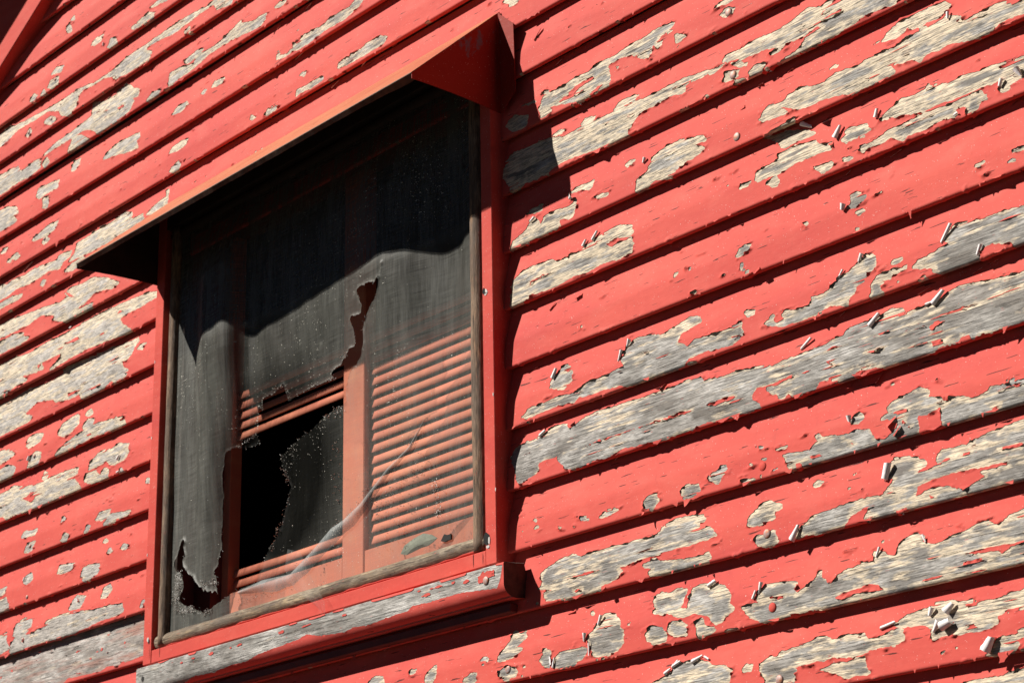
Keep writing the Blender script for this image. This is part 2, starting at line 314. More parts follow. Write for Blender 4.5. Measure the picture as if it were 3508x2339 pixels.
# ------------------------------------------------------------------ where the paint has come off, measured off the wall
CR = {'A': (0, 0), 'B': (1150, 0), 'C': (2308, 0), 'D': (0, 770), 'E': (1150, 770), 'F': (2308, 770), 'G': (0, 1539), 'H': (1150, 1539), 'I': (2308, 1539)}
PATCH = '''
C: 320,425 350,375 450,325 540,270 650,230 760,165 830,110 905,50 990,45 1060,0 1560,-60 1500,25 1440,45 1340,80 1260,125 1210,170 1120,215 1040,265 940,310 850,355 700,435 690,425 820,350 860,300 870,260 1000,190 960,180 880,240 760,300 700,350 650,375 640,360 720,310 600,340 500,380 420,400
C: 0,560 60,525 150,500 300,450 400,405 330,450 260,500 200,520 100,560 0,635
C: 335,495 360,478 420,478 445,470 430,520 400,540 350,555 330,545 345,520
C: 390,430 440,405 450,390 500,380 440,420 500,420 490,445 440,460
C: 500,485 545,440 580,425 630,420 600,470 575,505 545,540 400,565 410,545 520,510
C: 262,68 300,25 350,0 410,-10 350,35
C: 310,110 330,70 370,50 412,60 395,100 350,125
C: 0,240 30,230 85,240 50,290 15,290
C: 5,325 35,308 30,322
C: 30,750 50,730 100,715 60,750
C: 200,655 230,635 240,645 215,660
C: 1390,285 1430,230 1470,180 1560,130 1640,90 1700,60 1830,10 1870,40 1850,70 1780,125 1700,150 1650,190 1560,215 1480,265
C: 1335,305 1350,290 1390,275 1370,295
C: 1645,205 1660,185 1700,170 1700,185 1665,205
C: 570,805 590,760 640,710 720,690 770,640 850,590 980,570 1080,490 1240,440 1290,400 1380,360 1490,310 1560,260 1700,190 1790,140 1830,105 1950,115 1930,150 2050,90 2130,40 2230,10 2220,40 2260,30 2352,-40 2352,80 2230,140 2130,210 2050,250 1960,275 1850,300 1800,330 1690,370 1660,420 1610,400 1560,420 1450,450 1490,480 1480,500 1380,545 1280,590 1210,630 1140,640 1020,660 950,700 850,740 760,725 700,720 740,740 780,760 660,800 590,825
C: 1040,465 1080,435 1115,430 1100,450 1060,465
C: 590,915 700,850 790,800 830,785 800,830 740,860 640,905
C: 560,930 700,905 820,880 890,870 970,885 890,930 740,995 700,960 640,940
C: 540,1215 545,1170 600,1130 690,1080 700,1040 760,1000 860,965 940,950 1000,970 1070,950 1065,1010 980,1030 930,1050 850,1080 780,1120 700,1175 620,1190 560,1225
C: 940,1115 1000,1100 1060,1078 1085,1090 1050,1140 1000,1170
C: 615,1240 660,1190 700,1185 717,1210 690,1255 650,1260
C: 440,1255 450,1240 525,1210 500,1250 450,1268
C: 1130,1060 1180,1050 1210,1065 1180,1085 1140,1085
C: 1120,940 1160,895 1160,870 1300,830 1310,860 1335,865 1290,900 1280,925 1200,940 1160,970
C: 1245,1020 1260,980 1320,960 1440,880 1530,840 1640,780 1800,720 1900,680 1990,640 2060,610 2090,630 2110,670 2060,690 2040,740 1980,775 1965,760 1960,715 1925,715 1900,740 1905,790 1860,800 1770,835 1740,850 1660,880 1570,910 1575,930 1540,950 1460,930 1400,965 1320,990 1290,1030
C: 1370,825 1420,760 1480,710 1520,670 1600,640 1680,600 1700,570 1840,560 1950,510 2100,460 2200,430 2352,375 2352,480 2250,510 2170,550 2080,580 2000,620 1900,660 1800,690 1680,750 1600,770 1480,790
C: 2185,605 2195,560 2200,545 2250,520 2352,488 2330,530 2270,570 2260,610 2200,625
C: 2270,1020 2290,995 2352,990 2352,1025 2280,1030
C: 2020,1115 2090,1075 2100,1085 2050,1125
C: 2240,1090 2270,1070 2310,1075 2260,1095
C: 2065,1185 2110,1165 2100,1178
C: 1160,1400 1190,1350 1190,1310 1230,1290 1300,1300 1290,1350 1250,1370 1220,1400
C: 1215,1435 1270,1400 1290,1415 1250,1450
C: 1345,1315 1420,1275 1400,1295
C: 870,1505 890,1485 915,1490 890,1520
C: 1205,1540 1225,1525 1255,1540 1235,1555
F: 1805,110 1830,80 1870,15 1930,-15 2080,-40 2150,-70 2352,-120 2352,170 2320,165 2290,150 2280,120 2200,130 2140,125 2060,170 2060,220 2040,250 1950,290 1880,310 1800,330 1740,320 1750,290 1720,290 1640,300 1605,290 1640,240 1720,200 1830,135 1860,130
F: 1450,275 1480,235 1530,218 1555,225 1510,260
F: 1040,440 1100,370 1180,310 1240,250 1290,195 1340,190 1365,230 1360,290 1310,320 1290,370 1220,420 1230,450 1180,490 1170,540 1130,550 1060,540 1020,560 1000,590 920,620 860,645 820,660 720,680 620,680 605,670 640,640 700,650 750,630 720,600 740,575 830,565 910,540 930,490 1000,465
F: 1310,500 1330,440 1320,400 1340,370 1380,320 1450,300 1530,290 1570,265 1570,290 1540,310 1480,335 1460,370 1400,400 1390,430 1420,460 1370,480 1320,510
F: 1645,375 1690,340 1710,355 1690,375
F: 1500,375 1520,360 1525,385
F: 465,590 500,570 560,570 530,610 490,620
F: 415,210 440,160 480,128 520,125 520,160 480,190 430,220
F: 445,280 465,240 475,260 470,290 500,305 510,325 480,330 455,310
F: 110,465 160,435 150,465
F: 90,290 130,262 110,305
F: 0,345 40,305 25,340 0,365
F: 640,640 660,600 690,610 670,640
F: 2230,1045 2290,1025 2290,1045 2235,1055
F: 1185,1335 1200,1290 1250,1262 1280,1300 1240,1335
F: 665,1510 720,1490 775,1485 750,1505
F: 810,1475 860,1470 840,1482
F: 545,1490 590,1475 615,1500 580,1500
E: 1250,1290 1290,1240 1330,1215 1400,1200 1490,1150 1600,1130 1690,1060 1800,1015 1900,970 1940,945 1912,910 1930,860 1980,790 2060,750 2120,735 2200,735 2270,690 2370,620 2450,615 2465,650 2410,680 2330,720 2300,790 2360,815 2410,770 2490,750 2570,720 2660,690 2670,660 2725,650 2740,720 2720,760 2670,810 2570,830 2520,850 2430,870 2370,900 2350,940 2250,985 2180,1010 2090,1050 1990,1080 1900,1080 1800,1110 1700,1140 1640,1160 1610,1190 1540,1200 1450,1230 1380,1260 1290,1305
E: 1430,1100 1450,1050 1500,980 1550,930 1600,980 1590,1040 1540,1100
E8: 1180,1600 1200,1520 1245,1470 1330,1440 1400,1400 1440,1370 1500,1340 1560,1330 1570,1370 1660,1300 1760,1250 1850,1230 1950,1190 2060,1160 2180,1120 2280,1080 2380,1040 2460,1015 2470,1050 2600,1010 2670,990 2740,980 2870,945 2930,950 3030,900 3110,880 3170,850 3270,810 3310,780 3410,740 3450,690 3530,660 3570,650 3670,610 3720,570 3820,555 3830,590 3930,560 4050,510 4110,460 4190,410 4320,380 4430,360 4530,340 4640,320 4640,640 4520,680 4390,720 4320,745 4270,770 4255,730 4200,740 4190,775 4160,790 4080,820 3970,870 3870,910 3770,940 3720,955 3660,950 3570,970 3470,1000 3550,1010 3510,1040 3420,1060 3330,1060 3330,1040 3250,1050 3240,1080 3220,1100 3140,1130 3090,1150 3060,1150 3040,1130 3010,1170 2970,1170 2960,1140 2910,1130 2890,1100 2910,1080 2830,1090 2800,1130 2800,1180 2860,1225 2770,1250 2670,1290 2570,1310 2470,1340 2370,1380 2270,1420 2160,1450 2050,1475 1920,1510 1840,1557 1740,1587 1600,1637 1540,1637 1490,1567 1500,1537 1480,1560 1400,1580 1370,1595 1365,1660 1300,1700 1250,1737 1215,1730 1210,1640
F: 1380,1315 1440,1260 1425,1235 1450,1200 1560,1140 1640,1095 1690,1090 1710,1120 1720,1150 1810,1165 1830,1200 1860,1160 1920,1150 1990,1165 2050,1150 2110,1120 2120,1085 2220,1075 2352,1040 2352,1215 2220,1260 2100,1290 1990,1310 1950,1330 1830,1355 1800,1320 1790,1220 1750,1250 1700,1280 1640,1280 1640,1340 1650,1390 1600,1430 1500,1460 1400,1500 1250,1550 1150,1590 1000,1600 900,1637 790,1657 760,1617 740,1540 830,1530 910,1520 920,1500 970,1465 950,1430 970,1395 1000,1425 1080,1410 1180,1400 1230,1380 1310,1375 1330,1400 1350,1430 1400,1440 1470,1400 1500,1360 1500,1330 1430,1300
I: 1410,300 1430,250 1480,205 1440,185 1450,110 1490,60 1550,45 1640,50 1690,75 1700,105 1650,140 1625,165 1700,140 1790,95 1870,60 1860,45 1760,95 1755,60 1790,0 1960,-25 2080,-95 2200,-145 2352,-200 2352,210 2230,245 2100,280 1950,310 1850,335 1700,385 1500,430 1400,460 1300,490 1280,470 1290,430 1310,395 1240,410 1200,440 1160,490 1130,530 1060,550 960,560 880,580 820,600 800,595 850,520 930,450 990,420 1100,390 1200,350 1320,320 1400,310
I: 45,300 60,260 110,235 170,230 190,260 160,300 100,335 60,320
I: 230,185 300,140 310,105 360,100 355,150 330,180 310,235 260,210
I: 455,210 540,190 555,200 490,230
I: 580,175 600,160 590,200
I: 575,70 630,60 610,80
I: 515,110 555,97 540,115
I: 925,250 960,215 1015,212 1000,240 950,262
I: 1145,265 1215,245 1190,262
I: 1240,280 1280,262 1270,280
I: 1195,170 1245,150 1220,175
I: 665,150 700,100 705,140
H: 1375,840 1430,780 1540,720 1600,700 1640,720 1720,690 1850,650 1950,640 2030,605 2130,590 2180,550 2200,510 2290,465 2370,450 2470,440 2485,480 2440,500 2450,520 2520,520 2570,570 2500,610 2370,640 2270,670 2160,710 2080,730 2000,760 1900,800 1940,820 1900,860 1850,890 1790,910 1780,940 1700,970 1620,1000 1520,1010 1420,1020 1400,990 1400,960 1470,940 1350,940 1390,910 1380,880
H: 2060,770 2160,730 2180,750 2270,740 2340,730 2400,720 2470,700 2500,690 2530,720 2490,770 2400,800 2270,830 2110,855 2100,820 2130,800 2080,790
I: 488,510 500,460 550,410 600,360 650,340 730,370 730,400 680,420 690,460 620,500 540,525 500,520
I: 545,605 560,580 600,570 660,540 690,545 690,580 710,620 670,650 620,660 560,650
I: 440,1060 560,1030 640,1000 750,985 840,950 870,930 920,890 960,850 970,810 1005,810 1000,850 1030,880 1040,905 1070,900 1100,850 1170,800 1270,760 1350,745 1340,680 1390,680 1430,700 1490,710 1510,650 1560,590 1630,560 1680,590 1680,620 1740,630 1810,610 1860,580 1960,550 2040,500 2130,470 2140,500 2180,500 2230,470 2270,430 2352,390 2352,770 2240,800 2100,840 2000,870 1850,910 1700,950 1600,970 1500,970 1400,990 1250,1030 1100,1060 900,1080 800,1110 700,1150 580,1165 530,1130 480,1090
I: 550,1020 570,960 620,910 700,895 820,880 830,900 800,930 840,960 750,980 640,1000
H: 2120,1095 2150,1070 2135,1010 2150,980 2200,955 2250,965 2300,930 2365,940 2350,1000 2320,1060 2360,1060 2380,1000 2400,930 2450,900 2530,900 2590,905 2640,940 2665,980 2640,1020 2680,1070 2620,1130 2580,1180 2530,1150 2500,1110 2400,1105 2330,1130 2230,1100 2200,1120
H: 2220,1200 2260,1150 2310,1150 2370,1190 2360,1240 2300,1260 2250,1240
H: 2080,1240 2110,1185 2190,1190 2225,1230 2220,1290 2150,1310 2090,1280
I: 140,1160 190,1120 220,1180 270,1180 290,1210 250,1240 170,1260 150,1210
I: 0,1160 40,1150 100,1190 95,1240 40,1255 0,1240
H: 1690,1270 1750,1190 1790,1120 1830,1090 1880,1110 1910,1150 1930,1220 1940,1290 1900,1350 1820,1400 1750,1410 1720,1360 1700,1300
H: 1365,1420 1390,1380 1400,1330 1450,1360 1450,1400 1440,1470 1400,1460
H: 1465,1470 1470,1400 1530,1350 1640,1325 1690,1340 1680,1390 1640,1430 1520,1470
H: 1080,1420 1120,1350 1170,1290 1200,1220 1240,1240 1290,1210 1290,1260 1220,1320 1270,1330 1230,1370 1150,1420
H: 1090,1490 1150,1450 1210,1455 1225,1500 1210,1530 1130,1555 1100,1530
H: 962,1435 1000,1385 1030,1400 1030,1430 980,1455
H: 1325,475 1340,462 1352,466 1350,485
H: 1330,530 1350,508 1370,515 1360,530 1340,540
H: 1242,548 1265,536 1260,555
H: 1590,515 1615,510 1610,525
H: 1615,445 1660,445 1710,465 1700,485 1650,475
H: 1760,455 1830,400 1910,388 1895,410 1840,440 1780,460
H: 2065,345 2100,310 2160,295 2180,340 2150,380 2130,410 2060,405 2080,390
H: 2320,290 2350,240 2400,240 2380,330 2330,330
H: 1480,510 1510,515 1530,545 1505,540
H: 1710,1105 1730,1075 1750,1100 1725,1115
H: 1955,1180 1985,1155 1980,1190
H: 220,1555 270,1515 320,1520 345,1590 230,1600
H: 600,1530 640,1470 685,1440 680,1500 650,1568 600,1568
H: 495,1480 550,1468 540,1500 510,1525
H: 850,1555 900,1510 960,1490 950,1560 880,1590
H: 2060,1600 2200,1530 2260,1500 2270,1450 2310,1430 2450,1410 2510,1430 2520,1450 2600,1445 2670,1480 2640,1600
I: 575,1440 640,1390 700,1390 720,1360 800,1330 870,1310 960,1260 1020,1255 1070,1280 1150,1240 1240,1240 1290,1230 1300,1270 1380,1260 1450,1220 1500,1200 1550,1210 1550,1280 1480,1320 1350,1340 1290,1370 1210,1390 1080,1400 950,1430 850,1450 820,1470 820,1540 800,1600 620,1600 600,1520 580,1500
I: 458,1475 480,1440 540,1435 520,1490 470,1500
I: 975,1480 1060,1440 1200,1410 1290,1385 1300,1440 1310,1480 1330,1500 1300,1520 1210,1520 1180,1540 1150,1520 1050,1490
I: 1470,1180 1560,1110 1660,1080 1720,1060 1760,1020 1860,1020 1920,1020 2010,1010 2060,1030 2200,990 2270,960 2352,930 2352,1105 2200,1100 2180,1110 2190,1150 2150,1190 2000,1230 1850,1240 1760,1280 1730,1260 1730,1210 1680,1170 1640,1180 1560,1200
I: 2095,1385 2160,1310 2200,1250 2290,1240 2330,1310 2270,1360 2180,1390
I: 2300,1240 2330,1205 2352,1205 2352,1260 2310,1265
I: 1785,1360 1820,1350 1830,1365 1805,1372
I: 1390,1195 1420,1170 1430,1185 1400,1200
I: 1950,1560 2100,1530 2220,1510 2352,1480 2352,1640 1960,1640
B: 1120,20 1140,-10 1260,-30 1210,30 1170,50 1160,30
B: 1365,735 1390,650 1480,600 1530,580 1600,530 1700,480 1780,420 1880,370 1960,310 2060,260 2130,210 2200,180 2280,150 2270,175 2210,230 2150,290 2120,350 2120,390 2040,395 1990,370 1900,400 1830,440 1850,540 1830,580 1750,620 1640,680 1560,700 1440,720 1460,750 1380,800 1375,780
B: 1380,640 1400,610 1440,600 1440,620
B: 2140,300 2200,270 2190,310 2160,330
B: 2285,270 2340,230 2360,250 2310,290
B: 2220,210 2270,200 2230,230
B: 1880,450 1905,440 1895,475
B: 1120,1190 1150,1080 1200,1020 1300,990 1440,925 1520,920 1640,860 1760,800 1900,740 2000,690 2150,620 2250,570 2352,530 2352,620 2250,650 2130,720 2050,760 2000,810 1990,850 1960,880 1970,910 1900,950 1830,980 1760,1000 1700,1020 1620,1050 1540,1080 1470,1120 1420,1170 1250,1250 1180,1290 1150,1230
B: 1640,845 1680,790 1750,775 1740,800 1680,850
B: 1860,745 1900,690 2000,640 2050,625 2010,680 1940,710 1880,750
B: 1450,912 1500,870 1550,865 1540,890 1480,915
B: 1140,850 1200,780 1300,770 1290,840 1200,890
B: 1220,730 1310,690 1340,670 1350,690 1260,720
B: 1165,1700 1190,1620 1280,1540 1300,1480 1340,1460 1380,1500 1400,1450 1470,1420 1560,1390 1610,1340 1620,1380 1600,1450 1570,1470 1510,1470 1510,1520 1400,1580 1300,1620 1200,1680
B: 1560,1300 1600,1270 1740,1205 1730,1240 1700,1280 1640,1280 1590,1300
B: 1735,1325 1780,1300 1840,1290 1830,1310 1770,1335
B: 1285,1450 1300,1420 1400,1370 1390,1410 1330,1440
B: 2010,1290 2020,1210 2090,1150 2130,1050 2220,985 2310,940 2370,930 2480,905 2485,945 2400,990 2480,980 2475,1010 2420,1055 2330,1110 2290,1140 2250,1190 2140,1220 2080,1270 2020,1300
B: 1940,1115 1970,1080 2020,1070 1990,1110 1950,1130
B: 2300,748 2350,718 2352,740 2310,758
B: 10,465 20,420 150,340 240,270 300,235 345,250 330,290 250,340 130,410 60,450
E: 1170,560 1190,380 1250,320 1330,270 1440,240 1500,240 1610,190 1670,150 1740,100 1830,40 1900,0 1990,0 2000,40 1990,80 2000,130 1990,190 1900,240 1850,240 1700,310 1600,350 1540,380 1450,430 1330,470 1260,520
E: 1635,685 1650,675 1665,688 1645,693
E: 2265,350 2280,315 2310,305 2300,330 2275,360
A: 885,190 950,130 1000,90 1040,95 1020,140 960,160 900,200
A: 1015,50 1060,10 1100,-10 1130,0 1080,20 1030,50
A: 1840,60 1870,20 1930,0 1930,20 1880,55
A: -60,1020 -60,970 60,870 150,830 300,750 420,680 520,610 640,560 760,480 850,390 1000,290 1100,220 1200,150 1300,90 1400,40 1450,-10 1570,-10 1560,30 1500,50 1450,70 1440,30 1330,100 1230,180 1180,220 1080,260 1000,310 970,340 1020,350 1000,400 940,440 900,460 860,490 780,530 760,510 700,520 620,570 560,600 530,640 520,700 470,770 420,770 400,740 330,740 240,800 120,870 40,960 -60,1030
A: 300,820 340,790 380,800 350,830
A: 615,300 650,260 695,240 680,270 640,300
A: 725,315 745,265 780,260 785,290 750,322
A: 350,495 380,460 425,450 410,480
A: 325,585 340,550 390,520 395,555 350,590
A: 205,675 230,635 250,650 225,685
A: 278,637 295,605 308,630
A: 450,190 470,165 482,210 460,215
A: 480,132 500,108 502,135
A: 1235,215 1270,183 1285,195 1250,235
A: 180,905 200,868 212,890 195,920
A: 1130,580 1140,500 1200,460 1300,430 1330,370 1430,320 1500,260 1640,120 1620,160 1700,140 1800,80 1790,120 1760,170 1700,200 1600,250 1500,300 1400,370 1300,460 1200,530 1150,570
A: 1240,410 1320,340 1370,330 1300,400 1260,430
A: 300,1040 380,960 470,900 560,830 620,780 630,700 700,690 780,640 800,610 860,570 900,600 940,600 930,640 880,660 900,680 870,740 820,780 780,820 720,850 660,890 620,860 560,870 500,910 420,960 340,1010
A: 455,1020 490,930 540,915 600,940 560,970 480,1010
A: 985,675 1020,630 1080,605 1060,640 1000,680
A: -60,1330 -60,1230 60,1150 120,1120 140,1160 230,1090 280,1070 270,1120 200,1180 120,1220 40,1280
A: 290,1100 310,1060 330,1090 300,1120
A: 1155,772 1190,720 1250,685 1265,700 1230,740
A: 1420,587 1440,550 1510,518 1500,560 1440,585
A: 695,1065 740,1010 800,960 880,920 940,890 940,920 910,950 930,990 880,1010 800,1030 740,1050
A: 480,1142 500,1090 540,1070 530,1110 500,1145
A: 250,1320 260,1270 330,1240 395,1215 390,1250 320,1290 270,1330
A: 290,1390 290,1340 330,1320 320,1390
A: 1350,632 1370,600 1390,605 1370,632
A: 1965,350 1970,290 2050,230 2150,180 2250,100 2350,50 2390,-10 2445,-10 2420,50 2352,100 2290,150 2180,210 2080,290 2000,340
A: 1850,365 1880,330 1880,380 1930,360 1960,320 1970,350 1900,390 1860,405
A: 1135,1032 1160,990 1220,950 1265,935 1250,970 1200,1010
A: 1137,1155 1160,1110 1215,1075 1210,1120 1180,1160
A: 1775,772 1800,730 1850,700 1878,712 1850,740 1800,775
A: 1678,802 1685,768 1725,785 1700,808
A: 2008,512 2030,485 2068,478 2050,510
A: 1985,650 1990,605 2050,580 2110,540 2175,508 2170,540 2100,590 2040,620
A: 2265,462 2280,430 2352,385 2390,375 2352,410 2300,450
A: -40,1560 -40,1440 40,1400 110,1395 120,1430 80,1450 110,1480 40,1530
A: 265,1575 310,1530 390,1490 370,1530 330,1568 280,1590
A: 1110,1400 1120,1280 1135,1275 1125,1400
A: 985,1442 1030,1390 1100,1330 1122,1318 1100,1380 1040,1430
A: 500,1560 600,1488 730,1418 700,1440 600,1510 540,1560
D: 510,170 520,130 600,80 640,50 700,20 760,-20 840,-80 890,-80 880,-30 960,-70 970,-30 900,0 860,40 800,60 760,90 720,140 710,120 640,160 560,200 470,240 500,200
D: 220,100 270,60 300,30 340,0 385,0 340,40 280,80 240,100
D: 288,112 310,78 327,100 300,127
D: -40,500 -40,430 80,380 160,350 230,300 310,270 370,250 430,240 400,290 330,300 280,340 200,390 120,420 40,480
D: 380,250 400,210 480,180 470,210 430,240
D: 440,310 480,270 560,220 580,230 540,260 490,300
D: -20,580 10,530 80,490 150,470 130,490 50,530
D: 275,402 290,372 307,378 290,408
D: 10,192 30,165 55,158 40,182
D: 80,222 110,195 132,210 110,228
D: 50,248 75,228 72,248
D: -40,770 -40,710 60,650 140,620 200,600 300,560 400,530 440,500 480,490 440,460 480,430 560,400 620,360 700,360 800,390 760,420 700,430 640,450 600,490 560,530 500,570 480,600 620,530 610,570 520,610 460,640 360,635 380,600 280,600 200,660 100,710 40,740
D: -20,870 -20,800 50,770 80,750 160,730 160,760 190,760 130,800 60,830
D: -40,1030 -40,980 100,900 200,870 310,800 440,740 600,640 700,590 800,540 900,500 1000,460 1060,448 1062,480 1000,510 940,550 860,590 800,630 820,670 880,710 800,740 700,780 600,820 500,870 400,930 340,970 400,910 420,860 480,820 590,760 500,800 400,860 280,920 180,960 100,990
D: -20,1140 -20,1070 80,1020 180,970 250,950 250,980 170,1000 120,1030 180,1040 100,1080 40,1130
D: 262,972 280,943 288,965
D: -40,1430 -40,1230 100,1170 200,1110 300,1080 380,1040 440,1000 430,970 560,920 660,880 760,830 880,790 930,760 935,780 900,830 890,860 860,900 810,920 830,960 860,980 850,1010 780,1060 750,1040 700,1090 600,1150 550,1160 540,1120 500,1150 380,1180 360,1160 260,1180 150,1280 215,1290 200,1310 100,1360
D: 925,832 950,800 982,798 960,832
D: 393,1402 420,1340 480,1300 527,1275 530,1330 480,1380 440,1417
D: 558,1352 590,1310 630,1308 620,1340 570,1372
D: 373,1542 430,1480 500,1430 560,1390 620,1350 750,1310 830,1290 842,1330 760,1370 640,1410 560,1450 480,1490 400,1537
D: 178,1482 190,1440 240,1410 292,1408 270,1450 200,1492
D: 580,1267 610,1238 622,1270 600,1278
D: 718,1570 760,1500 800,1470 870,1475 867,1520 840,1568 770,1605 740,1605
D: -20,1570 0,1530 60,1515 90,1540 40,1580 0,1600
G: 188,112 200,60 240,20 272,28 270,70 240,102
G: -20,100 -20,20 30,10 20,50 100,28 60,60
G: -20,210 -20,160 60,110 102,125 90,160 30,200
G: 598,132 610,90 660,30 700,10 760,0 730,50 690,90 640,117
G: 568,212 580,170 640,150 670,180 700,130 737,140 720,190 660,210 620,222
G: 798,162 810,128 832,150
G: 288,192 300,153 327,165 315,197
G: 50,460 20,440 -20,420 -20,290 60,280 90,250 160,260 240,240 280,230 330,200 400,170 480,140 527,128 520,160 450,190 400,220 500,210 542,260 480,290 400,320 300,370 200,400 100,430
G: 978,222 985,193 1017,198 1010,227
G: 148,587 160,558 210,553 247,538 240,562 180,582
G: 168,682 185,638 232,623 220,660 190,687
G: 643,472 670,428 742,408 730,440 690,467
G: 698,497 740,440 800,425 882,413 860,440 800,460 740,497
G: 568,552 590,508 607,515 595,547
G: 413,607 430,568 462,573 445,607
G: 413,482 430,448 437,470
G: 163,892 170,858 210,833 217,870 180,897
G: 388,822 400,788 440,778 502,768 480,800 420,832
G: 543,852 560,798 600,778 667,773 660,820 620,850 570,882
G: 813,662 830,638 867,643 850,667
G: 723,692 735,663 757,680
G: 693,622 710,598 722,620
G: -20,962 -20,928 42,928 30,962
G: -20,1080 -20,1000 40,1000 62,1062
G: 468,1072 490,1018 520,983 577,988 560,1020 540,1060 490,1067
G: 683,992 700,928 742,908 752,940 720,987
G: 93,1247 110,1180 160,1140 217,1138 210,1190 170,1230 120,1247
G: 68,1362 80,1300 110,1260 200,1250 250,1220 340,1180 400,1150 310,1160 400,1120 480,1100 560,1090 640,1080 740,1050 820,1040 832,1080 780,1110 680,1140 600,1180 500,1220 400,1250 300,1280 180,1320
G: -20,1260 -20,1240 42,1238 40,1290 62,1330 -20,1400
G: 940,1060 950,1020 968,1010 966,1050
'''
ISLE = '''
B: 1560,625 1640,565 1730,515 1735,530 1640,590 1590,640
B: 1500,690 1530,650 1600,630 1590,650
B: 1700,640 1760,580 1800,560 1750,610
E: 1300,392 1330,370 1430,325 1470,310 1340,375
E: 1820,130 1900,90 1990,78 1940,110 1870,130 1850,150
E: 1300,485 1360,465 1330,490
F8: -10,1285 130,1240 100,1262 -10,1297
F8: 210,1217 300,1175 417,1148 400,1172 280,1207
F8: 600,1095 700,1050 805,1008 795,1030 700,1072
F8: 825,1008 930,968 900,992
F8: 1280,862 1425,812 1350,858
F8: 1720,712 1755,697 1745,715
F8: 1030,925 1070,930 1050,938
F8: 2320,515 2360,495 2360,515
E8: 1650,1500 1760,1450 1900,1405 2150,1318 2352,1250 2352,1268 2100,1340 1900,1410
F: 1900,212 1912,205 1905,217
I: 1625,315 1640,250 1700,215 1800,180 1900,160 2000,140 2150,105 2250,78 2245,97 2050,150 2085,180 2040,210 1950,280 1920,262 1850,240 1780,250 1700,270
I: 1490,405 1530,420 1500,430
I: 1715,315 1750,322 1720,330
I: 815,95 850,85 860,120 830,125
I: 1085,988 1150,960 1250,930 1300,903 1380,908 1422,942 1330,950 1250,960 1160,1000 1100,1012
I: 1955,707 2100,663 2250,638 2360,613 2345,632 2270,650 2210,703 2180,682 2120,682 2000,710
I: 635,1000 700,990 760,985 700,1010
C: 1510,460 1560,440 1540,470
F: 1190,1000 1290,1010 1250,1030
F: 1530,1310 1550,1330 1535,1345
F: 1585,1350 1600,1345 1595,1365
F: 1185,1460 1225,1465 1205,1475
F: 2130,1225 2190,1215 2140,1245
H: 1540,870 1660,830 1780,800 1700,835 1600,860
H: 1600,945 1650,932 1620,955
H: 1660,1520 1700,1500 1680,1530
D: 440,450 480,470 500,490 460,480
A: 790,725 830,705 835,715 800,735
A: 600,620 640,600 620,630
G: 150,330 200,310 300,290 240,310 215,350 200,350
G: 140,1275 165,1265 160,1295
'''
def px_of(c, x, y):
    o = CR[c]; return o[0] + x * .5102, o[1] + y * .5102
def on_board(x, y, k=None):
    X, Z = up(x, y)
    if k is None: k = int(math.ceil((Z0 - Z) / PITCH))
    for _ in range(4):
        z = Z - float(drip(k, X)); X, Z = up(x, y, float(e_prof(min(max(z, 0), PITCH))))
    return k, X, Z - float(drip(k, X))
def parse(txt):
    out = {}
    for ln in txt.strip().splitlines():
        ln = ln.strip()
        if not ln: continue
        kk = None
        head, body = ln.split(':'); c = head[0]
        if len(head) > 1: kk = int(head[1:])
        v = [float(t) for t in body.replace(',', ' ').split()]
        pts = [px_of(c, v[i], v[i + 1]) for i in range(0, len(v) - 1, 2)]
        # wear that runs off the measured stretch carries on a little way along its board
        h_ = 60 + (len(v) * 37 + abs(int(v[0] + v[1]))) % 260
        pts = [(a + h_, b - .34 * h_) if a > 3500 else ((a - h_, b + .55 * h_) if a < 1 else (a, b)) for a, b in pts]
        w = [up(*p) for p in pts]
        if kk is None:
            # area centroid
            a = 0; cz = 0; cx_ = 0
            for i in range(len(w)):
                x0, y0 = w[i]; x1, y1 = w[(i + 1) % len(w)]; cr = x0 * y1 - x1 * y0; a += cr; cz += (y0 + y1) * cr; cx_ += (x0 + x1) * cr
            if abs(a) < 1e-9: Zc = np.mean([q[1] for q in w]); Xc = np.mean([q[0] for q in w])
            else: Zc = cz / (3 * a); Xc = cx_ / (3 * a)
            kk = int(math.ceil((Z0 - Zc) / PITCH))
        out.setdefault(kk, []).append(np.array([on_board(*p, k=kk)[1:] for p in pts]))
    return out
PATCHES, ISLES = parse(PATCH), parse(ISLE)

def spacing_columns(xa, xb, va, vb):
    """columns from xa to xb, fine between va and vb"""
    xs = [xa]; x = xa
    while x < xb - 1e-6:
        if va <= x < vb:
            tdep = 3.7 + (-2.1 - min(x, -2.1)) * .93
            s = 0.00062 * tdep
        else: s = .03
        nx = x + s
        if x < va < nx: nx = va
        if x < vb < nx: nx = vb
        x = min(nx, xb); xs.append(x)
    return np.array(xs)

def grid_mesh(name, pos, keep, attr=None, extra=None):
    ni, nj = pos.shape[:2]
    idx = np.arange(ni * nj).reshape(ni, nj)
    q = np.stack([idx[:-1, :-1], idx[1:, :-1], idx[1:, 1:], idx[:-1, 1:]], -1)[keep]
    used = np.zeros(ni * nj, bool); used[q.ravel()] = True
    mp = -np.ones(ni * nj, np.int64); mp[used] = np.arange(used.sum())
    if not len(q): return None
    V_ = pos.reshape(-1, 3)[used]; Q_ = mp[q]
    if extra and len(extra[1]): Q_ = np.concatenate([Q_, np.array(extra[1]) + len(V_)]); V_ = np.concatenate([V_, np.array(extra[0], float)])
    me = mesh_np(name, V_, [Q_])
    if attr is not None:
        a = me.attributes.new('fresh', 'FLOAT', 'POINT'); a.data.foreach_set('value', attr.ravel()[used].astype(np.float32))
    return me

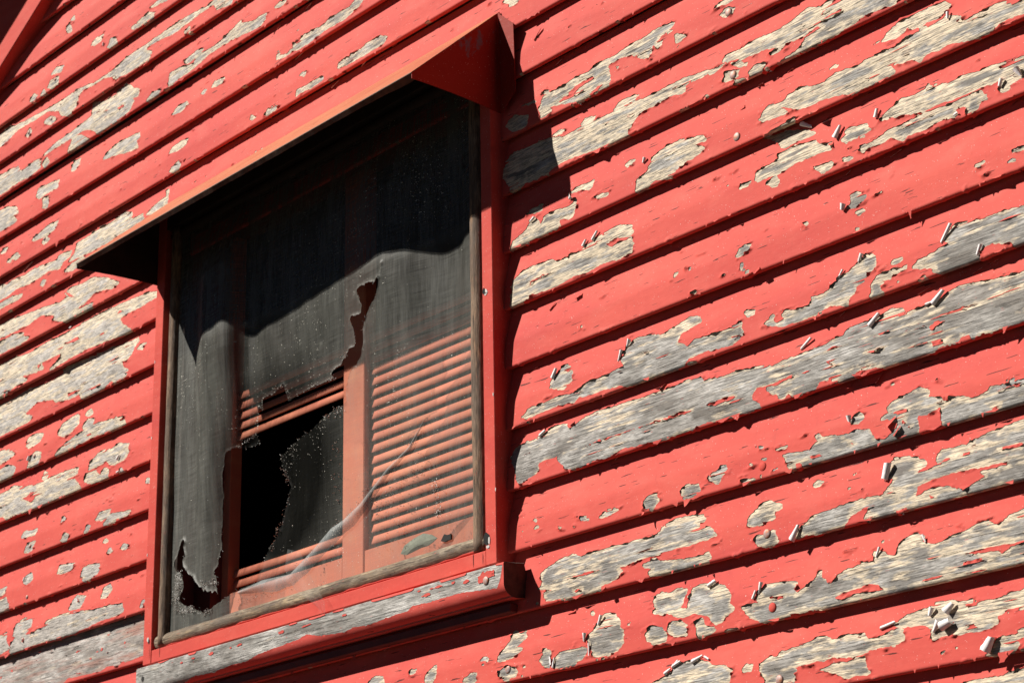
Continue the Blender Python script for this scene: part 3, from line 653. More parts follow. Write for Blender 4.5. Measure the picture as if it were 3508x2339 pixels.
def film(name, pos, nrm, phi, off, lift, seedx):
    """paint skin: keep cells that still carry paint, pull the torn rim on to the outline and lift it"""
    bare = phi > 0
    P = pos.copy()
    acc = np.zeros_like(pos); cnt = np.zeros(phi.shape)
    ni, nj = phi.shape
    for di in (-1, 0, 1):
        for dj in (-1, 0, 1):
            if di == 0 and dj == 0: continue
            i0, i1 = max(0, -di), ni - max(0, di); j0, j1 = max(0, -dj), nj - max(0, dj)
            a = (slice(i0, i1), slice(j0, j1)); b = (slice(i0 + di, i1 + di), slice(j0 + dj, j1 + dj))
            m = bare[a] & ~bare[b]
            f = phi[a] / np.maximum(phi[a] - phi[b], 1e-9)
            cross = pos[a] + (pos[b] - pos[a]) * f[..., None]
            acc[a] += np.where(m[..., None], cross, 0); cnt[a] += m
    m = bare & (cnt > 0)
    P[m] = acc[m] / cnt[m][:, None]
    edge = np.clip(phi, -1, 0)
    d = np.where(m, 0, -edge)
    L = .0035 + 2.2 * lift
    w = np.clip(1 - d / L, 0, 1) ** 2
    P = P + nrm * (off + lift * w)[..., None]
    any_paint = (~bare[:-1, :-1]) | (~bare[1:, :-1]) | (~bare[:-1, 1:]) | (~bare[1:, 1:])
    return P, any_paint

def phi_board(k, X, z, view, rs):
    """bare (+) / painted (-) signed distance over a board"""
    wf = 1 - .45 * np.clip((-4.6 - X) / 1.0, 0, 1)
    wx = X + .010 * (fbm(X / .030, z / .007, 3 + k) - .5) + .005 * (vn(X / .006, z / .0025, 11 + k) - .5)
    wz = z + wf * .0065 * (fbm(X / .024, z / .014, 17 + k) - .5) + .0032 * (vn(X / .0055, z / .0035, 23 + k) - .5)
    phi = np.full(X.shape, -.05)
    def put(poly, sign):
        nonlocal phi
        lo = poly.min(0) - .014; hi = poly.max(0) + .014
        m = (X > lo[0]) & (X < hi[0]) & (z > lo[1]) & (z < hi[1])
        if not m.any(): return
        ii = np.where(m)
        s = sdf_poly(wx[ii], wz[ii], poly)
        phi[ii] = np.maximum(phi[ii], s) if sign > 0 else np.minimum(phi[ii], -s)
    for p in PATCHES.get(k, []): put(p, 1)
    # thin threads of paint left along the grain inside the bare patches
    st = fbm(X / .085, z / .0042, 31 + k, 2)
    phi = phi + .0009 + .0048 * np.clip((-4.6 - X) / 1.0, 0, 1)
    phi = np.where(phi > .002, np.minimum(phi, (.81 - st) * .03 + .0002), phi)
    for p in ISLES.get(k, []): put(p, -1)
    # small chips and split-paint slits
    n = 44
    for i in range(n):
        x0 = -6.6 + 4.7 * rs.rand() ** 1.35; zz = rs.uniform(.006, .118)
        if rs.rand() < .72: a = rs.uniform(.004, .012); b = rs.uniform(.0007, .0016)
        else: a = rs.uniform(.003, .007); b = rs.uniform(.0015, .0035)
        th = rs.uniform(-.12, .30); m = (np.abs(X - x0) < .02) & (np.abs(z - zz) < .012)
        if not m.any(): continue
        ii = np.where(m); dx = X[ii] - x0; dz = z[ii] - zz
        u = dx * math.cos(th) + dz * math.sin(th); v = -dx * math.sin(th) + dz * math.cos(th)
        phi[ii] = np.maximum(phi[ii], (1 - np.sqrt((u / a) ** 2 + (v / b) ** 2)) * b)
    # chips along the drip edge
    ch = vn(X / .03, X * 0, 41 + k) - .86 - np.abs(z - .002) / .03
    phi = np.maximum(phi, ch * .02)
    # wear outside the photographed stretch
    out = np.clip(np.maximum(view[0] - X, X - view[1]) / .05, 0, 1)
    pr_ = (fbm(X / .35, z / .05, 51 + k) - .60) * .12
    phi = np.where(out > 0, np.maximum(phi, np.where(out > .3, pr_, -.01)), phi)
    return phi

def board_rows(nz):
    """(e, z) profile from the back of the underside round the drip and up the face; outward normals"""
    pts = [(-LAP - .004, .0150), (-LAP * .6, .0078), (-RND - .003, .0004)]
    for a in np.linspace(0, 90, 5)[1:-1]:
        r = math.radians(a); pts.append((-RND + RND * math.sin(r), RND - RND * math.cos(r)))
    for z in np.linspace(RND, PITCH + .012, nz):
        e = float(e_prof(min(z, PITCH))) if z <= PITCH else -LAP - (z - PITCH) * .24
        pts.append((e, z))
    # ease the kink
    p = np.array(pts); q = p.copy()
    m = np.abs(p[:, 1] - KINK) < .022
    for _ in range(14):
        q[1:-1, 0] = np.where(m[1:-1], (q[:-2, 0] + q[1:-1, 0] * 2 + q[2:, 0]) / 4, q[1:-1, 0])
    t = np.gradient(q, axis=0); nn = np.stack([t[:, 1], -t[:, 0]], 1); nn /= np.linalg.norm(nn, axis=1)[:, None]
    return q, nn

def build_board(k, xa, xb, view, parent, label=None, wood=None, bare_all=False, coarse=False):
    rs = np.random.RandomState(1000 + k * 7 + int(xa * 10) % 97)
    nz = 10 if coarse else 66
    prof, pn = board_rows(nz)
    xs = spacing_columns(xa, xb, *(view if not coarse else (99, 99)))
    X, J = np.meshgrid(xs, np.arange(len(prof)), indexing='ij')
    E = prof[J, 0]; z = prof[J, 1]
    warp = .0012 * (fbm(X / .5, z * 0, 61 + k) - .5)
    # boards cup and bow a little
    Zw = drip(k, X) + z; Ew = E + warp + .0009 * (vn(X / .9, X * 0, 71 + k) - .5)
    pos = np.stack([X + OX, -Ew, Zw + OZ], -1)
    nrm = np.stack([X * 0, -pn[J, 0], pn[J, 1]], -1)
    if coarse:
        me = grid_mesh('weatherboard', pos, np.ones((len(xs) - 1, len(prof) - 1), bool), np.zeros(X.shape))
        return link('weatherboard', me, M_TRIM, parent, label)
    phi = np.full(X.shape, .05) if bare_all else phi_board(k, X, z, view, rs)
    if bare_all:
        wz = .02 * (fbm(X / .05, z / .01, 5) - .5)
        phi = np.minimum(.05, np.maximum(-(.012 - z + wz), -.03) + .0) - .0
        phi = np.where((fbm(X / .03, z / .006, 9) > .76), -.001, phi)
    fresh = .12 + np.clip(1 - phi / .013, 0, 1) * .50 + .30 * (fbm(X / .12, z / .03, 81 + k) - .35) + .16 * np.clip((z - .05) / .06, 0, 1)
    fresh = fresh + np.where(X > -4.3, {0: .2, 1: .2, 2: .2, 3: .24, 4: .26, 5: .22, 6: -.02, 7: -.02, 8: -.10, 9: -.04, 10: .06, 11: .08, 12: .16, 13: .1}.get(k, .1), {0: .14, 1: .14, 2: .12, 5: .12, 6: -.05, 7: -.1, 8: -.12}.get(k, .1))
    fresh = fresh + .12 * (vn(X / .8, X * 0, 87 + k) - .5)
    sl = slice(None, None, 2)
    me = grid_mesh('weatherboard', pos[sl, sl], np.ones((len(xs[sl]) - 1, len(prof[sl]) - 1), bool), fresh[sl, sl])
    bo = link('weatherboard', me, wood or M_WOOD, parent, label)
    lift = .0002 + .018 * np.clip(fbm(X / .022, z / .010, 91 + k) - .56, 0, 1)
    P, keep = film('paint_film', pos, nrm, phi, np.full(X.shape, .0007), lift, k)
    # flaps hanging from the drip edge
    v = []; f = []
    for i in range(int((min(xb, view[1]) - max(xa, view[0])) * 9)):
        x0 = rs.uniform(max(xa, view[0]) + .02, min(xb, view[1]) - .02)
        wd = rs.choice([rs.uniform(.004, .014), rs.uniform(.012, .045)]); ln = rs.uniform(.002, .009) * (1 + (rs.rand() < .15)); cu = rs.choice([rs.uniform(-.2, .5), rs.uniform(.3, 1.7)], p=[.8, .2])
        nseg = 5; o = len(v); e0, zz0 = (.0012, .004)
        sk = rs.uniform(-.4, .4)
        for s in range(nseg + 1):
            t = s / nseg; ang = cu * t; L = ln / nseg
            if s > 0: zz0 -= L * math.cos(ang); e0 += L * math.sin(ang)
            ww = wd * (1 - .95 * t ** .8 * rs.uniform(.7, 1.1))
            for q in (-.5, .5):
                v.append(W(x0 + ww * q + sk * t * wd, e0, float(drip(k, x0)) + zz0 + rs.uniform(-.0005, .0005)))
        for s in range(nseg):
            a = o + s * 2; f.append((a, a + 2, a + 3, a + 1))
    pm = grid_mesh('paint_film', P, keep, extra=(v, f))
    if pm: link('paint_film', pm, M_PAINT, bo)
    return bo

def curl_mesh(x, y, ang, wd, ln, turn, k=None, jag=.34, rs=None, r0=None):
    """a flake of paint hinged at photo-measured point (x, y) of the wall; ang = direction it peels towards, in the wall plane"""
    k, X, z = on_board(x, y, k); e = float(e_prof(min(max(z, 0), PITCH))) + .0012; Z = float(drip(k, X)) + z
    d = np.array([math.cos(ang), math.sin(ang)]); h = np.array([-d[1], d[0]])
    ns, nw = 16, 7; v = []; s_ = e; u = 0.0; skew = rs.uniform(-.9, .9)
    for i in range(ns + 1):
        t = i / ns; st = ln / ns
        if ang > 0: a = turn * t ** .9                    # rolled right over towards the paint
        else: a = turn * (t ** .8)
        if i > 0: u += st * math.cos(a) * (-1 if ang > 0 else 1); s_ += st * math.sin(a)
        for j in range(nw):
            q = j / (nw - 1) - .5
            jw = wd * (1 + (jag * (rs.rand() - .5) if i > ns - 2 else 0)) * (1 - .25 * t); cone = 1 + skew * q
            uu = u * cone + (rs.rand() - .5) * ln * .08 * (i in (0, ns)); P = np.array([X, Z]) + d * uu + h * jw * q
            v.append(W(P[0], e + max(s_ - e, 0) * cone + .0004 * rs.rand(), P[1]))
    f = [(i * nw + j, i * nw + j + 1, (i + 1) * nw + j + 1, (i + 1) * nw + j) for i in range(ns) for j in range(nw - 1)]
    me = bpy.data.meshes.new('paint_flake'); me.from_pydata(v, [], f); me.update()
    # front (red) side must face outwards at the hinge
    if me.polygons[0].normal.y > 0: me.flip_normals()
    me.polygons.foreach_set('use_smooth', [True] * len(f))
    return k, X, me

# ------------------------------------------------------------------ the wall
WX0, WX1 = -5.036, -3.562            # window casing hides the board ends here
VIEW = (-6.7, -1.85)
wall = thing('weatherboard_wall', (OX - 4.3, 0, 0), 'red painted chamferboard wall with paint peeling off grey timber, around the window', 'wall')
rake_p = up(142, 0, .038); rake_q = up(0, 230, .038)
rd = np.array(rake_p) - np.array(rake_q); rd /= np.hypot(*rd)
def rake_x(Z): return rake_p[0] + (Z - rake_p[1]) / rd[1] * rd[0]
boards = []
for k in range(-12, 28):
    Zb = Z0 - PITCH * k
    xl = -8.2; xr = -.6
    if k <= 2: xl = max(xl, rake_x(Zb) - .03)
    if xl > xr - .3: continue
    # is this board in the photographed area anywhere?
    vis = [x for x in np.linspace(xl, xr, 160) for zz in (0, .07, .14) if -350 < pr(x, 0, Zb + zz)[0] < 3860 and -250 < pr(x, 0, Zb + zz)[1] < 2600]
    if not vis:
        boards.append((k, xl, xr, build_board(k, xl, xr, VIEW, wall, coarse=True))); continue
    vw = (max(min(vis) - .12, xl), min(max(vis) + .12, xr))
    if 2 <= k <= 9:
        lab = 'bare unpainted weatherboard left of the window' if k == 9 else None
        v1 = (min(vw[0], WX0), min(vw[1], WX0)); v2 = (max(vw[0], WX1), max(vw[1], WX1))
        boards.append((k, xl, WX0, build_board(k, xl, WX0, v1, wall, label=lab, wood=M_WOODP if k == 9 else None, bare_all=(k == 9))))
        boards.append((k, WX1, xr, build_board(k, WX1, xr, v2, wall)))
    else:
        boards.append((k, xl, xr, build_board(k, xl, xr, vw, wall)))
def board_at(k, X):
    for kk, a, b, o in boards:
        if kk == k and a <= X <= b: return o
    return wall

# prominent curled flakes: crop, x, y, peel direction (deg in the wall plane), width mm, length mm, roll (rad)
CURLS = '''
C 905 850 60 34 16 3.0
C 1115 890 152 30 20 3.2
C 1372 765 165 20 16 3.0
C 1850 108 170 16 12 3.0
C 1060 960 -95 16 16 1.2
C 1150 1395 150 14 22 2.4
C 1900 770 95 12 8 1.4
C 2205 560 150 16 14 2.2
C 2330 490 200 20 18 1.0
C 460 720 -60 20 12 .5
F 1840 60 140 44 14 2.8
F 1262 225 140 20 12 2.8
F 1130 330 140 20 8 2.2
F 1360 640 130 34 18 2.5
F 1790 490 130 36 20 2.4
F 1720 530 100 16 8 2.6
F 1192 1305 175 14 16 2.8
F 1460 1310 -70 34 20 1.0
F 1380 1010 -60 30 26 1.1
F 1180 1070 -80 18 26 1.4
F 560 300 -60 22 16 .9
F 2060 170 150 22 12 1.2
F 900 800 120 36 12 1.4
F 1070 610 -80 20 12 2.2
F 1140 590 -70 22 12 2.6
F 1690 430 -80 44 14 1.8
F 1950 320 -80 24 10 2.4
F 2050 295 -80 34 12 2.6
F 2160 240 -80 34 10 2.4
F 1500 1380 -50 30 20 1.4
I 1450 150 160 34 26 2.8
I 270 900 110 26 14 3.0
I 590 930 150 26 12 2.7
I 550 975 150 20 10 2.7
I 1380 690 150 22 10 2.2
I 1850 1180 110 24 34 2.4
I 1780 1190 130 26 22 2.8
I 1870 1065 135 22 26 2.6
I 1740 1090 150 18 16 2.4
I 2140 1310 150 30 30 2.2
I 170 1405 110 34 12 2.6
I 30 1440 110 26 12 2.6
I 230 1400 60 16 10 2.6
I 830 560 150 36 18 1.4
I 1690 600 20 18 10 2.0
I 820 920 -40 16 10 1.6
I 1450 1180 100 40 12 1.8
H 1785 1145 150 24 14 2.7
H 1680 1260 160 20 12 2.8
H 1590 1085 -80 36 10 1.2
H 600 1330 -80 30 10 1.5
H 1800 930 -60 16 16 1.5
H 2290 1440 120 26 10 2.6
H 2240 1490 120 20 12 2.4
H 1450 1420 10 22 10 2.0
H 1470 1430 170 24 8 1.8
H 1708 1340 180 30 8 1.8
E 1750 75 140 26 14 2.5
E 1680 125 150 18 14 2.3
E 1640 470 -80 28 20 1.8
E 1460 545 -60 34 10 1.8
E 1560 450 -80 26 12 1.2
E 1480 1000 150 26 18 2.9
E 1918 880 150 28 12 2.8
E 1975 795 140 20 12 2.8
E 1400 1400 120 22 14 2.8
E 1350 955 -80 28 10 1.3
E 2200 1075 -70 30 16 2.2
E 1590 1330 -60 20 14 1.6
E 1900 1550 -70 22 16 1.6
E 2100 220 -80 22 8 2.0
B 330 330 -80 20 16 .8
B 200 420 -70 44 16 1.4
B 1510 410 -75 30 12 1.5
B 1360 230 -50 50 14 1.9
B 2080 1080 140 14 14 2.6
B 1330 1475 110 18 12 1.6
B 1590 1330 100 14 20 1.2
B 400 300 -80 30 14 .7
A 1880 180 -80 24 10 2.0
A 2080 40 -70 44 14 2.2
A 2020 370 -75 70 14 1.6
A 1240 1070 -80 20 8 1.8
A 930 245 -80 30 8 1.8
A 700 300 150 12 10 2.8
A 2260 560 -75 50 14 1.6
D 200 270 -75 90 22 1.9
D 480 690 100 14 8 2.6
D 90 880 -80 10 8 2.6
D 800 1560 140 16 12 2.0
D 500 945 -80 20 8 1.8
G 200 60 150 16 16 2.8
G 170 870 160 12 12 2.4
G 440 640 -80 26 8 1.8
G 530 1010 30 14 16 2.2
G 800 150 120 12 10 2.0
G 50 790 -80 10 7 2.5
H 350 1330 -75 40 8 1.8
C 790 450 -75 30 18 .6
C 590 560 -80 20 14 1.5
C 2300 660 -75 40 14 .5
C 1040 780 -75 30 12 .9
C 1500 1020 -75 46 16 1.5
C 1180 1150 -75 20 14 1.2
C 720 1330 -80 20 14 1.6
C 400 1500 -75 24 12 1.0
'''
rs = np.random.RandomState(5)
for ln_ in CURLS.strip().splitlines():
    t = ln_.split()
    if len(t) < 7: continue
    x, y = px_of(t[0], float(t[1]), float(t[2]))
    k, X, me = curl_mesh(x, y, math.radians(float(t[3])), float(t[4]) * (1.05 if float(t[3]) > 0 else .8) / 1000, float(t[5]) / 1000 * (.95 if float(t[3]) > 0 else .6), (3.9 + .7 * rs.rand()) if float(t[3]) > 0 else min(1.3, float(t[6])), rs=rs)
    link('paint_flake', me, M_PAINT, board_at(k, X))

# nails: one through each board at every stud
def nail(x, y, parent, e=None, k=None, r=.0092, mat=None, xz=None):
    if xz is None:
        k, X, z = on_board(x, y, k); e = float(e_prof(z)); Z = float(drip(k, X)) + z
    else: X, Z = xz
    m = MB(); rings = []
    for rr, h in ((1.0, -.002), (1.02, .0012), (.88, .0024), (.5, .0033), (.12, .0036)):
        rings.append([W(X + r * rr * math.cos(a), e + h, Z + r * rr * math.sin(a)) for a in np.linspace(0, 2 * math.pi, 20, endpoint=False)])
    it = iter(rings); m.sweep(lambda i: rings[i], range(5))
    return m.build('nail', mat or M_NAIL, parent if parent is not None else board_at(k, X))
for c, x, y in [('C', 370, 85), ('C', 400, 505), ('C', 425, 920), ('I', 600, 115), ('I', 628, 565), ('I', 665, 1060), ('I', 712, 1545), ('H', 1158, 1475),
                ('A', 345, 800), ('A', 372, 535), ('A', 195, 890), ('G', 232, 45), ('G', 203, 648), ('G', 183, 990), ('G', 152, 1275), ('D', 300, 95)]:
    p = px_of(c, x, y); nail(p[0], p[1], None, mat=(M_TRIM if (c, x) in (('I', 600), ('I', 665)) else M_NAIL), r=.0092 if c in 'CHI' else .0062)

# ------------------------------------------------------------------ wall core behind the boards, dark room
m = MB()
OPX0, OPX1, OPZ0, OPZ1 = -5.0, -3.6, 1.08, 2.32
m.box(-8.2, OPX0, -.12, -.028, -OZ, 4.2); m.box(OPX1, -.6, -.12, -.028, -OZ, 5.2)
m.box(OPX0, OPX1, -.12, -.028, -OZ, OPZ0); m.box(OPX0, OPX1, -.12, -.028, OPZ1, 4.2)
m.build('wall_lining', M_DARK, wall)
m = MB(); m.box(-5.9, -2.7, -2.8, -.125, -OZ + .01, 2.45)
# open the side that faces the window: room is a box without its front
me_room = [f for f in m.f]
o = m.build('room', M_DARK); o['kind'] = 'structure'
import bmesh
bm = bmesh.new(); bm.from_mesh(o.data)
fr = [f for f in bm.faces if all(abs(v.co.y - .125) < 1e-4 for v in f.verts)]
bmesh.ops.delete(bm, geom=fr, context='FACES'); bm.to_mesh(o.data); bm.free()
m = MB(); m.add([(-150, -150, 0), (150, -150, 0), (150, 150, 0), (-150, 150, 0)], [(0, 1, 2, 3)])
o = m.build('ground', M_GROUND, fix=False); o['kind'] = 'structure'

# ------------------------------------------------------------------ window
win = thing('window', (0, -.03, 1.07 + OZ), 'red framed window with torn insect screen, louvred shutters and a sloping metal hood', 'window')
CE = .032
m = MB(); m.box(-5.0425, -5.001, -.03, CE, 1.0725, 2.375, .0016); m.build('casing', M_TRIM, win)
m = MB(); m.box(-3.5968, -3.5585, -.03, CE, 1.0725, 2.375, .0016); m.build('casing', M_TRIM, win)
m = MB(); m.box(-5.0008, -3.597, -.028, CE - .0012, 1.0725, 1.1075, .0016); m.build('casing', M_TRIM, win, 'bottom casing board with a black gap under it')
m = MB(); m.box(-5.0008, -3.597, -.028, CE - .0012, 2.305, 2.372, .0016); m.build('head_board', M_UNDER, win, 'head board under the hood, coloured dark for painted shade')  # near-black colour stands in for the shade under the hood
# rebate frame the screen is beaded on to
m = MB()
m.box(-5.0006, -4.955, -.14, .004, 1.1085, 2.304); m.box(-3.645, -3.5972, -.14, .004, 1.1085, 2.304)
m.box(-4.9548, -3.6452, -.14, .004, 1.1085, 1.146); m.box(-4.9548, -3.6452, -.14, .004, 2.265, 2.304)
m.box(-4.9546, -4.872, -.14, -.066, 1.1464, 2.2646)  # stop added to keep the left shutter stile in shade
m.build('rebate_frame', M_JAMB, win)
m = MB(); m.box(-4.9545, -4.924, -.012, .0075, 1.1464, 2.2646); m.build('added_shade_strip', M_UNDER, win)  # invented strip behind the screen, added to shade the left shutter stile
def bead(P0, P1, r, mat, wob=.0012, seed=1, name='bead'):
    """half round timber bead between two local points (X, e, Z); flat side to the frame"""
    m = MB(); P0 = np.array(P0); P1 = np.array(P1); ax_ = P1 - P0; L = np.linalg.norm(ax_); ax_ /= L
    s_ = np.cross(ax_, [0, 1, 0]); s_ /= np.linalg.norm(s_)
    def ring(t):
        c = P0 + ax_ * L * t; w = wob * (vn(t * L * 9, 0, seed) - .5) * 2; rr = r * (1 + .06 * (vn(t * L * 14, 3, seed) - .5))
        out = []
        for a in np.linspace(0, math.pi, 11):
            p = c + s_ * (rr * math.cos(a) + w) + np.array([0, 1, 0]) * (rr * 1.05 * math.sin(a)); out.append(W(*p))
        return out
    m.sweep(ring, np.linspace(0, 1, 60)); return m.build(name, mat, win)
bead((-4.964, .010, 1.117), (-4.964, .010, 2.30), .0205, M_BEADV, seed=2)
bead((-3.6300, .008, 1.112), (-3.6300, .008, 2.30), .0235, M_BEADV, seed=3)
bead((-4.994, .006, 1.129), (-3.606, .006, 1.129), .0205, M_BEAD, seed=4)
bead((-4.990, .005, 2.285), (-3.610, .005, 2.285), .0165, M_UNDER, seed=5)  # top bead coloured dark in place of the hood's shade
# paint left on the underside of the bottom bead
m = MB()
def ring(t):
    X = -4.985 + 1.372 * t; a0 = -.02; a1 = .50 + .34 * vn(X * 30, 0, 9) + .5 * (vn(X * 5, 2, 3) - .45); out = []
    for a in np.linspace(a0, max(a1, .1), 5): out.append(W(X, .006 + .0217 * 1.05 * math.sin(a), 1.129 - .0214 * math.cos(a)))
    return out + [W(X, .006, 1.129)]
m.sweep(ring, np.linspace(0, 1, 240)); m.build('bead_paint', M_TRIM, win)
# holes, cracks and lost putty on the casing
def speck(x, y, e, w, h, mat, name='nail_hole', ang=0.0, n=12, jag=.3):
    X, Z = up(x, y, e); r_ = np.random.RandomState(int(x + y)); m = MB(); pts = []
    for a in np.linspace(0, 2 * math.pi, n, endpoint=False):
        q = 1 + jag * (r_.rand() - .5); a1, b1 = w * math.cos(a) * q, h * math.sin(a) * q
        pts.append(W(X + a1 * math.cos(ang) - b1 * math.sin(ang), e + .0008, Z + a1 * math.sin(ang) + b1 * math.cos(ang)))
    m.add(pts, [tuple(range(n))]); return m.build(name, mat, win, fix=False)
M_PUTTY = plain('dry_putty', (.62, .56, .52), .8, 0, .3, 60)
speck(1664, 1001, CE, .0062, .0075, M_PUTTY, 'putty'); speck(1658, 998, CE + .0006, .0042, .0085, M_HOLE); speck(1664, 1003, CE + .001, .004, .0008, M_HOLE)
speck(1667, 1846, CE, .0105, .0140, M_HOLE); speck(1676, 1850, CE + .0006, .0028, .0085, M_PUTTY, 'putty'); speck(1672, 1872, CE + .0004, .006, .0035, M_PUTTY, 'putty')
speck(1622, 1917, CE - .0012, .0008, .017, M_HOLE, 'joint_crack'); speck(1654, 1912, CE, .0007, .015, M_HOLE, 'joint_crack', .06)
speck(547, 2232, CE - .0012, .0008, .015, M_HOLE, 'joint_crack'); speck(512, 2236, CE, .0005, .018, M_HOLE, 'joint_crack', .04)
speck(507, 2190, CE, .005, .006, M_PUTTY, 'putty'); speck(510, 2196, CE + .0006, .003, .007, M_HOLE)
for (x_, y_) in ((1698, 1675), (1690, 1350), (520, 1500), (531, 1240), (505, 1900)): speck(x_, y_, CE, .0016, .0045, M_PUTTY, 'paint_chip')
# pins in the beads
m = MB()
for i in range(9):
    X = -4.93 + i * .16; m.add([W(X + .0022 * math.cos(a), .0262, 1.131 + .0022 * math.sin(a)) for a in np.linspace(0, 6.28, 9)[:-1]], [tuple(range(8))])
for i in range(7):
    Z = 1.18 + i * .13
    m.add([W(-3.6275 + .0022 * math.cos(a), .0240, Z + .0022 * math.sin(a)) for a in np.linspace(0, 6.28, 9)[:-1]], [tuple(range(8))])
m.build('bead_pins', M_NAIL, win, fix=False)

# shutters: two louvred panels
SE = -.100
rows_all = list(range(-3, 16))          # upper slats left out so the opening there stays black
def slat(X0, X1, r, seed):
    zb = 1.7015 - .0292 * r; m = MB(); n = 16
    rr = np.random.RandomState(seed)
    sag = rr.uniform(-.0012, .0012); tw = rr.uniform(-.001, .001)
    prof = [(SE - .014, 0.0), (SE - .0185, .0190), (SE - .0215, .0197), (SE - .0245, .0170), (SE - .0200, .0005), (SE - .0170, -.0012)]
    def ring(t):
        X = X0 + (X1 - X0) * t; b = sag * math.sin(math.pi * t) + tw * (t - .5) + .0006 * (vn(X * 14, r, 4) - .5)
        return [W(X, e + .0004 * (vn(X * 30, z * 900, 2) - .5), zb + z + b) for e, z in prof]
    m.sweep(ring, np.linspace(0, 1, n)); return m
def shutter(Xa, Xb, sa, sb, rows, label):
    sh = bpy.data.objects.new('louvre_shutter', None); COL.objects.link(sh); sh.parent = win
    sh.matrix_parent_inverse = Matrix.Translation(-Vector(win.location)); sh['label'] = label
    m = MB()
    m.box(Xa, Xa + sa, SE - .035, SE, 1.135, 2.30, .0015); m.box(Xb - sb, Xb, SE - .035, SE, 1.135, 2.30, .0015)
    m.box(Xa + sa + .0004, Xb - sb - .0004, SE - .034, SE - .001, 1.135, 1.247, .0012); m.box(Xa + sa + .0004, Xb - sb - .0004, SE - .034, SE - .001, 2.275, 2.30)
    m.build('shutter_frame', M_SLAT, sh)
    m2 = MB()
    for r in rows:
        s = slat(Xa + sa - .003, Xb - sb + .003, r, r + 60 + int(Xa * -10))
        o_ = len(m2.v); m2.v += s.v; m2.f += [[i + o_ for i in f] for f in s.f]; m2.sm += s.sm
    m2.build('slats', M_SLAT, sh)
shutter(-4.880, -4.231, .040, .089, [r for r in rows_all if r < 2 or r >= 14], 'left louvred shutter with most of its slats missing')
shutter(-4.2306, -3.640, .0035, .05, rows_all, 'right louvred shutter with its lower slats in place')

# ------------------------------------------------------------------ insect screen, torn
HOLE = [(1306, 903), (1303, 930), (1285, 965), (1258, 968), (1232, 980), (1222, 996), (1230, 1020), (1241, 1045), (1238, 1070), (1222, 1080), (1203, 1084), (1200, 1098),
        (1213, 1130), (1219, 1165), (1217, 1185), (1198, 1196), (1192, 1215), (1177, 1232), (1172, 1250), (1150, 1262), (1139, 1270), (1136, 1282), (1146, 1292), (1128, 1302), (1090, 1318), (1040, 1342),
        (993, 1372), (984, 1357), (978, 1330), (973, 1312), (958, 1326), (940, 1346), (915, 1356), (902, 1364), (901, 1403), (885, 1395), (886, 1420), (884, 1480), (878, 1492), (853, 1507),
        (830, 1526), (808, 1537), (779, 1543), (771, 1560), (770, 1594), (762, 1625), (764, 1660), (769, 1702), (763, 1740), (766, 1778), (761, 1842), (763, 1880), (753, 1906),
        (750, 1930), (736, 1952), (733, 1965), (745, 1972), (742, 2000), (746, 2030), (738, 2018), (730, 2034), (724, 2016), (716, 2030), (708, 2012), (700, 2028), (692, 2008), (684, 2010), (675, 1997), (662, 1972),
        (648, 1966), (634, 1945), (626, 1920), (637, 1900), (630, 1872), (636, 1856), (630, 1844), (621, 1856), (609, 1905), (598, 1931), (608, 1957), (622, 1962), (629, 1994), (630, 2015), (612, 2054), (629, 2071),
        (650, 2075), (672, 2086), (701, 2099), (715, 2092), (738, 2072), (773, 2048), (800, 2030), (816, 2022), (850, 2005), (880, 1995), (893, 1955), (919, 1893), (938, 1855), (955, 1830), (966, 1800), (970, 1779), (980, 1750),
        (986, 1722), (994, 1690), (1001, 1666), (991, 1648), (980, 1625), (970, 1605), (966, 1580), (963, 1566), (980, 1545), (1006, 1520), (1030, 1500), (1062, 1480), (1085, 1458), (1108, 1434),
        (1135, 1412), (1154, 1400), (1182, 1388), (1190, 1376), (1186, 1350), (1196, 1290), (1204, 1262), (1223, 1250), (1240, 1212), (1247, 1170), (1244, 1130), (1248, 1105), (1262, 1065), (1280, 1030), (1294, 1002), (1297, 975)]
SXN = [-4.99, -4.93, -4.885, -4.84, -4.80, -4.744, -4.65, -4.615, -4.585, -4.55, -4.50, -4.37, -4.17, -4.10, -3.97, -3.89, -3.83, -3.77, -3.71, -3.68, -3.63]
SEN = [.012, .016, .018, .020, .042, .068, .072, .068, .028, .022, .028, .030, .037, .039, .045, .035, .017, -.002, -.003, .010, .012]
def screen_e(X, Z):
    b = np.interp(X, SXN, SEN)
    b = (b + np.interp(X - .012, SXN, SEN) + np.interp(X + .012, SXN, SEN)) / 3
    f = np.clip((Z - 1.12) / .25, 0, 1) * np.clip((2.29 - Z) / .20, 0, 1)      # held flat at top and bottom beads
    fade = np.clip((Z - 1.25) / .6, .25, 1)
    e = .012 + (b - .012) * f * fade
    e = e + .005 * (vn(X / .13, Z / .3, 3) - .5) * f + .0022 * (vn(X / .035, Z / .09, 5) - .5) * f
    # the loose tongue right of the hole sags into the room
    sag = np.exp(-((X + 4.47) / .13) ** 2) * np.exp(-((Z - 1.47) / .20) ** 2)
    return e - .055 * sag
hp = []
for (x, y) in HOLE:
    X, Z = up(x, y, .02)
    for _ in range(6): X, Z = up(x, y, float(screen_e(np.array(X), np.array(Z))))
    hp.append((X, Z))
hp = np.array(hp)
gx = np.arange(-4.985, -3.6145, .0033); gz = np.arange(1.118, 2.288, .0036)
X, Z = np.meshgrid(gx, gz, indexing='ij'); E = screen_e(X, Z)
wx = X + .004 * (vn(X / .006, Z / .006, 7) - .5); wz = Z + .006 * (vn(X / .0045, Z / .012, 8) - .5)
phi = sdf_poly(wx, wz, hp)
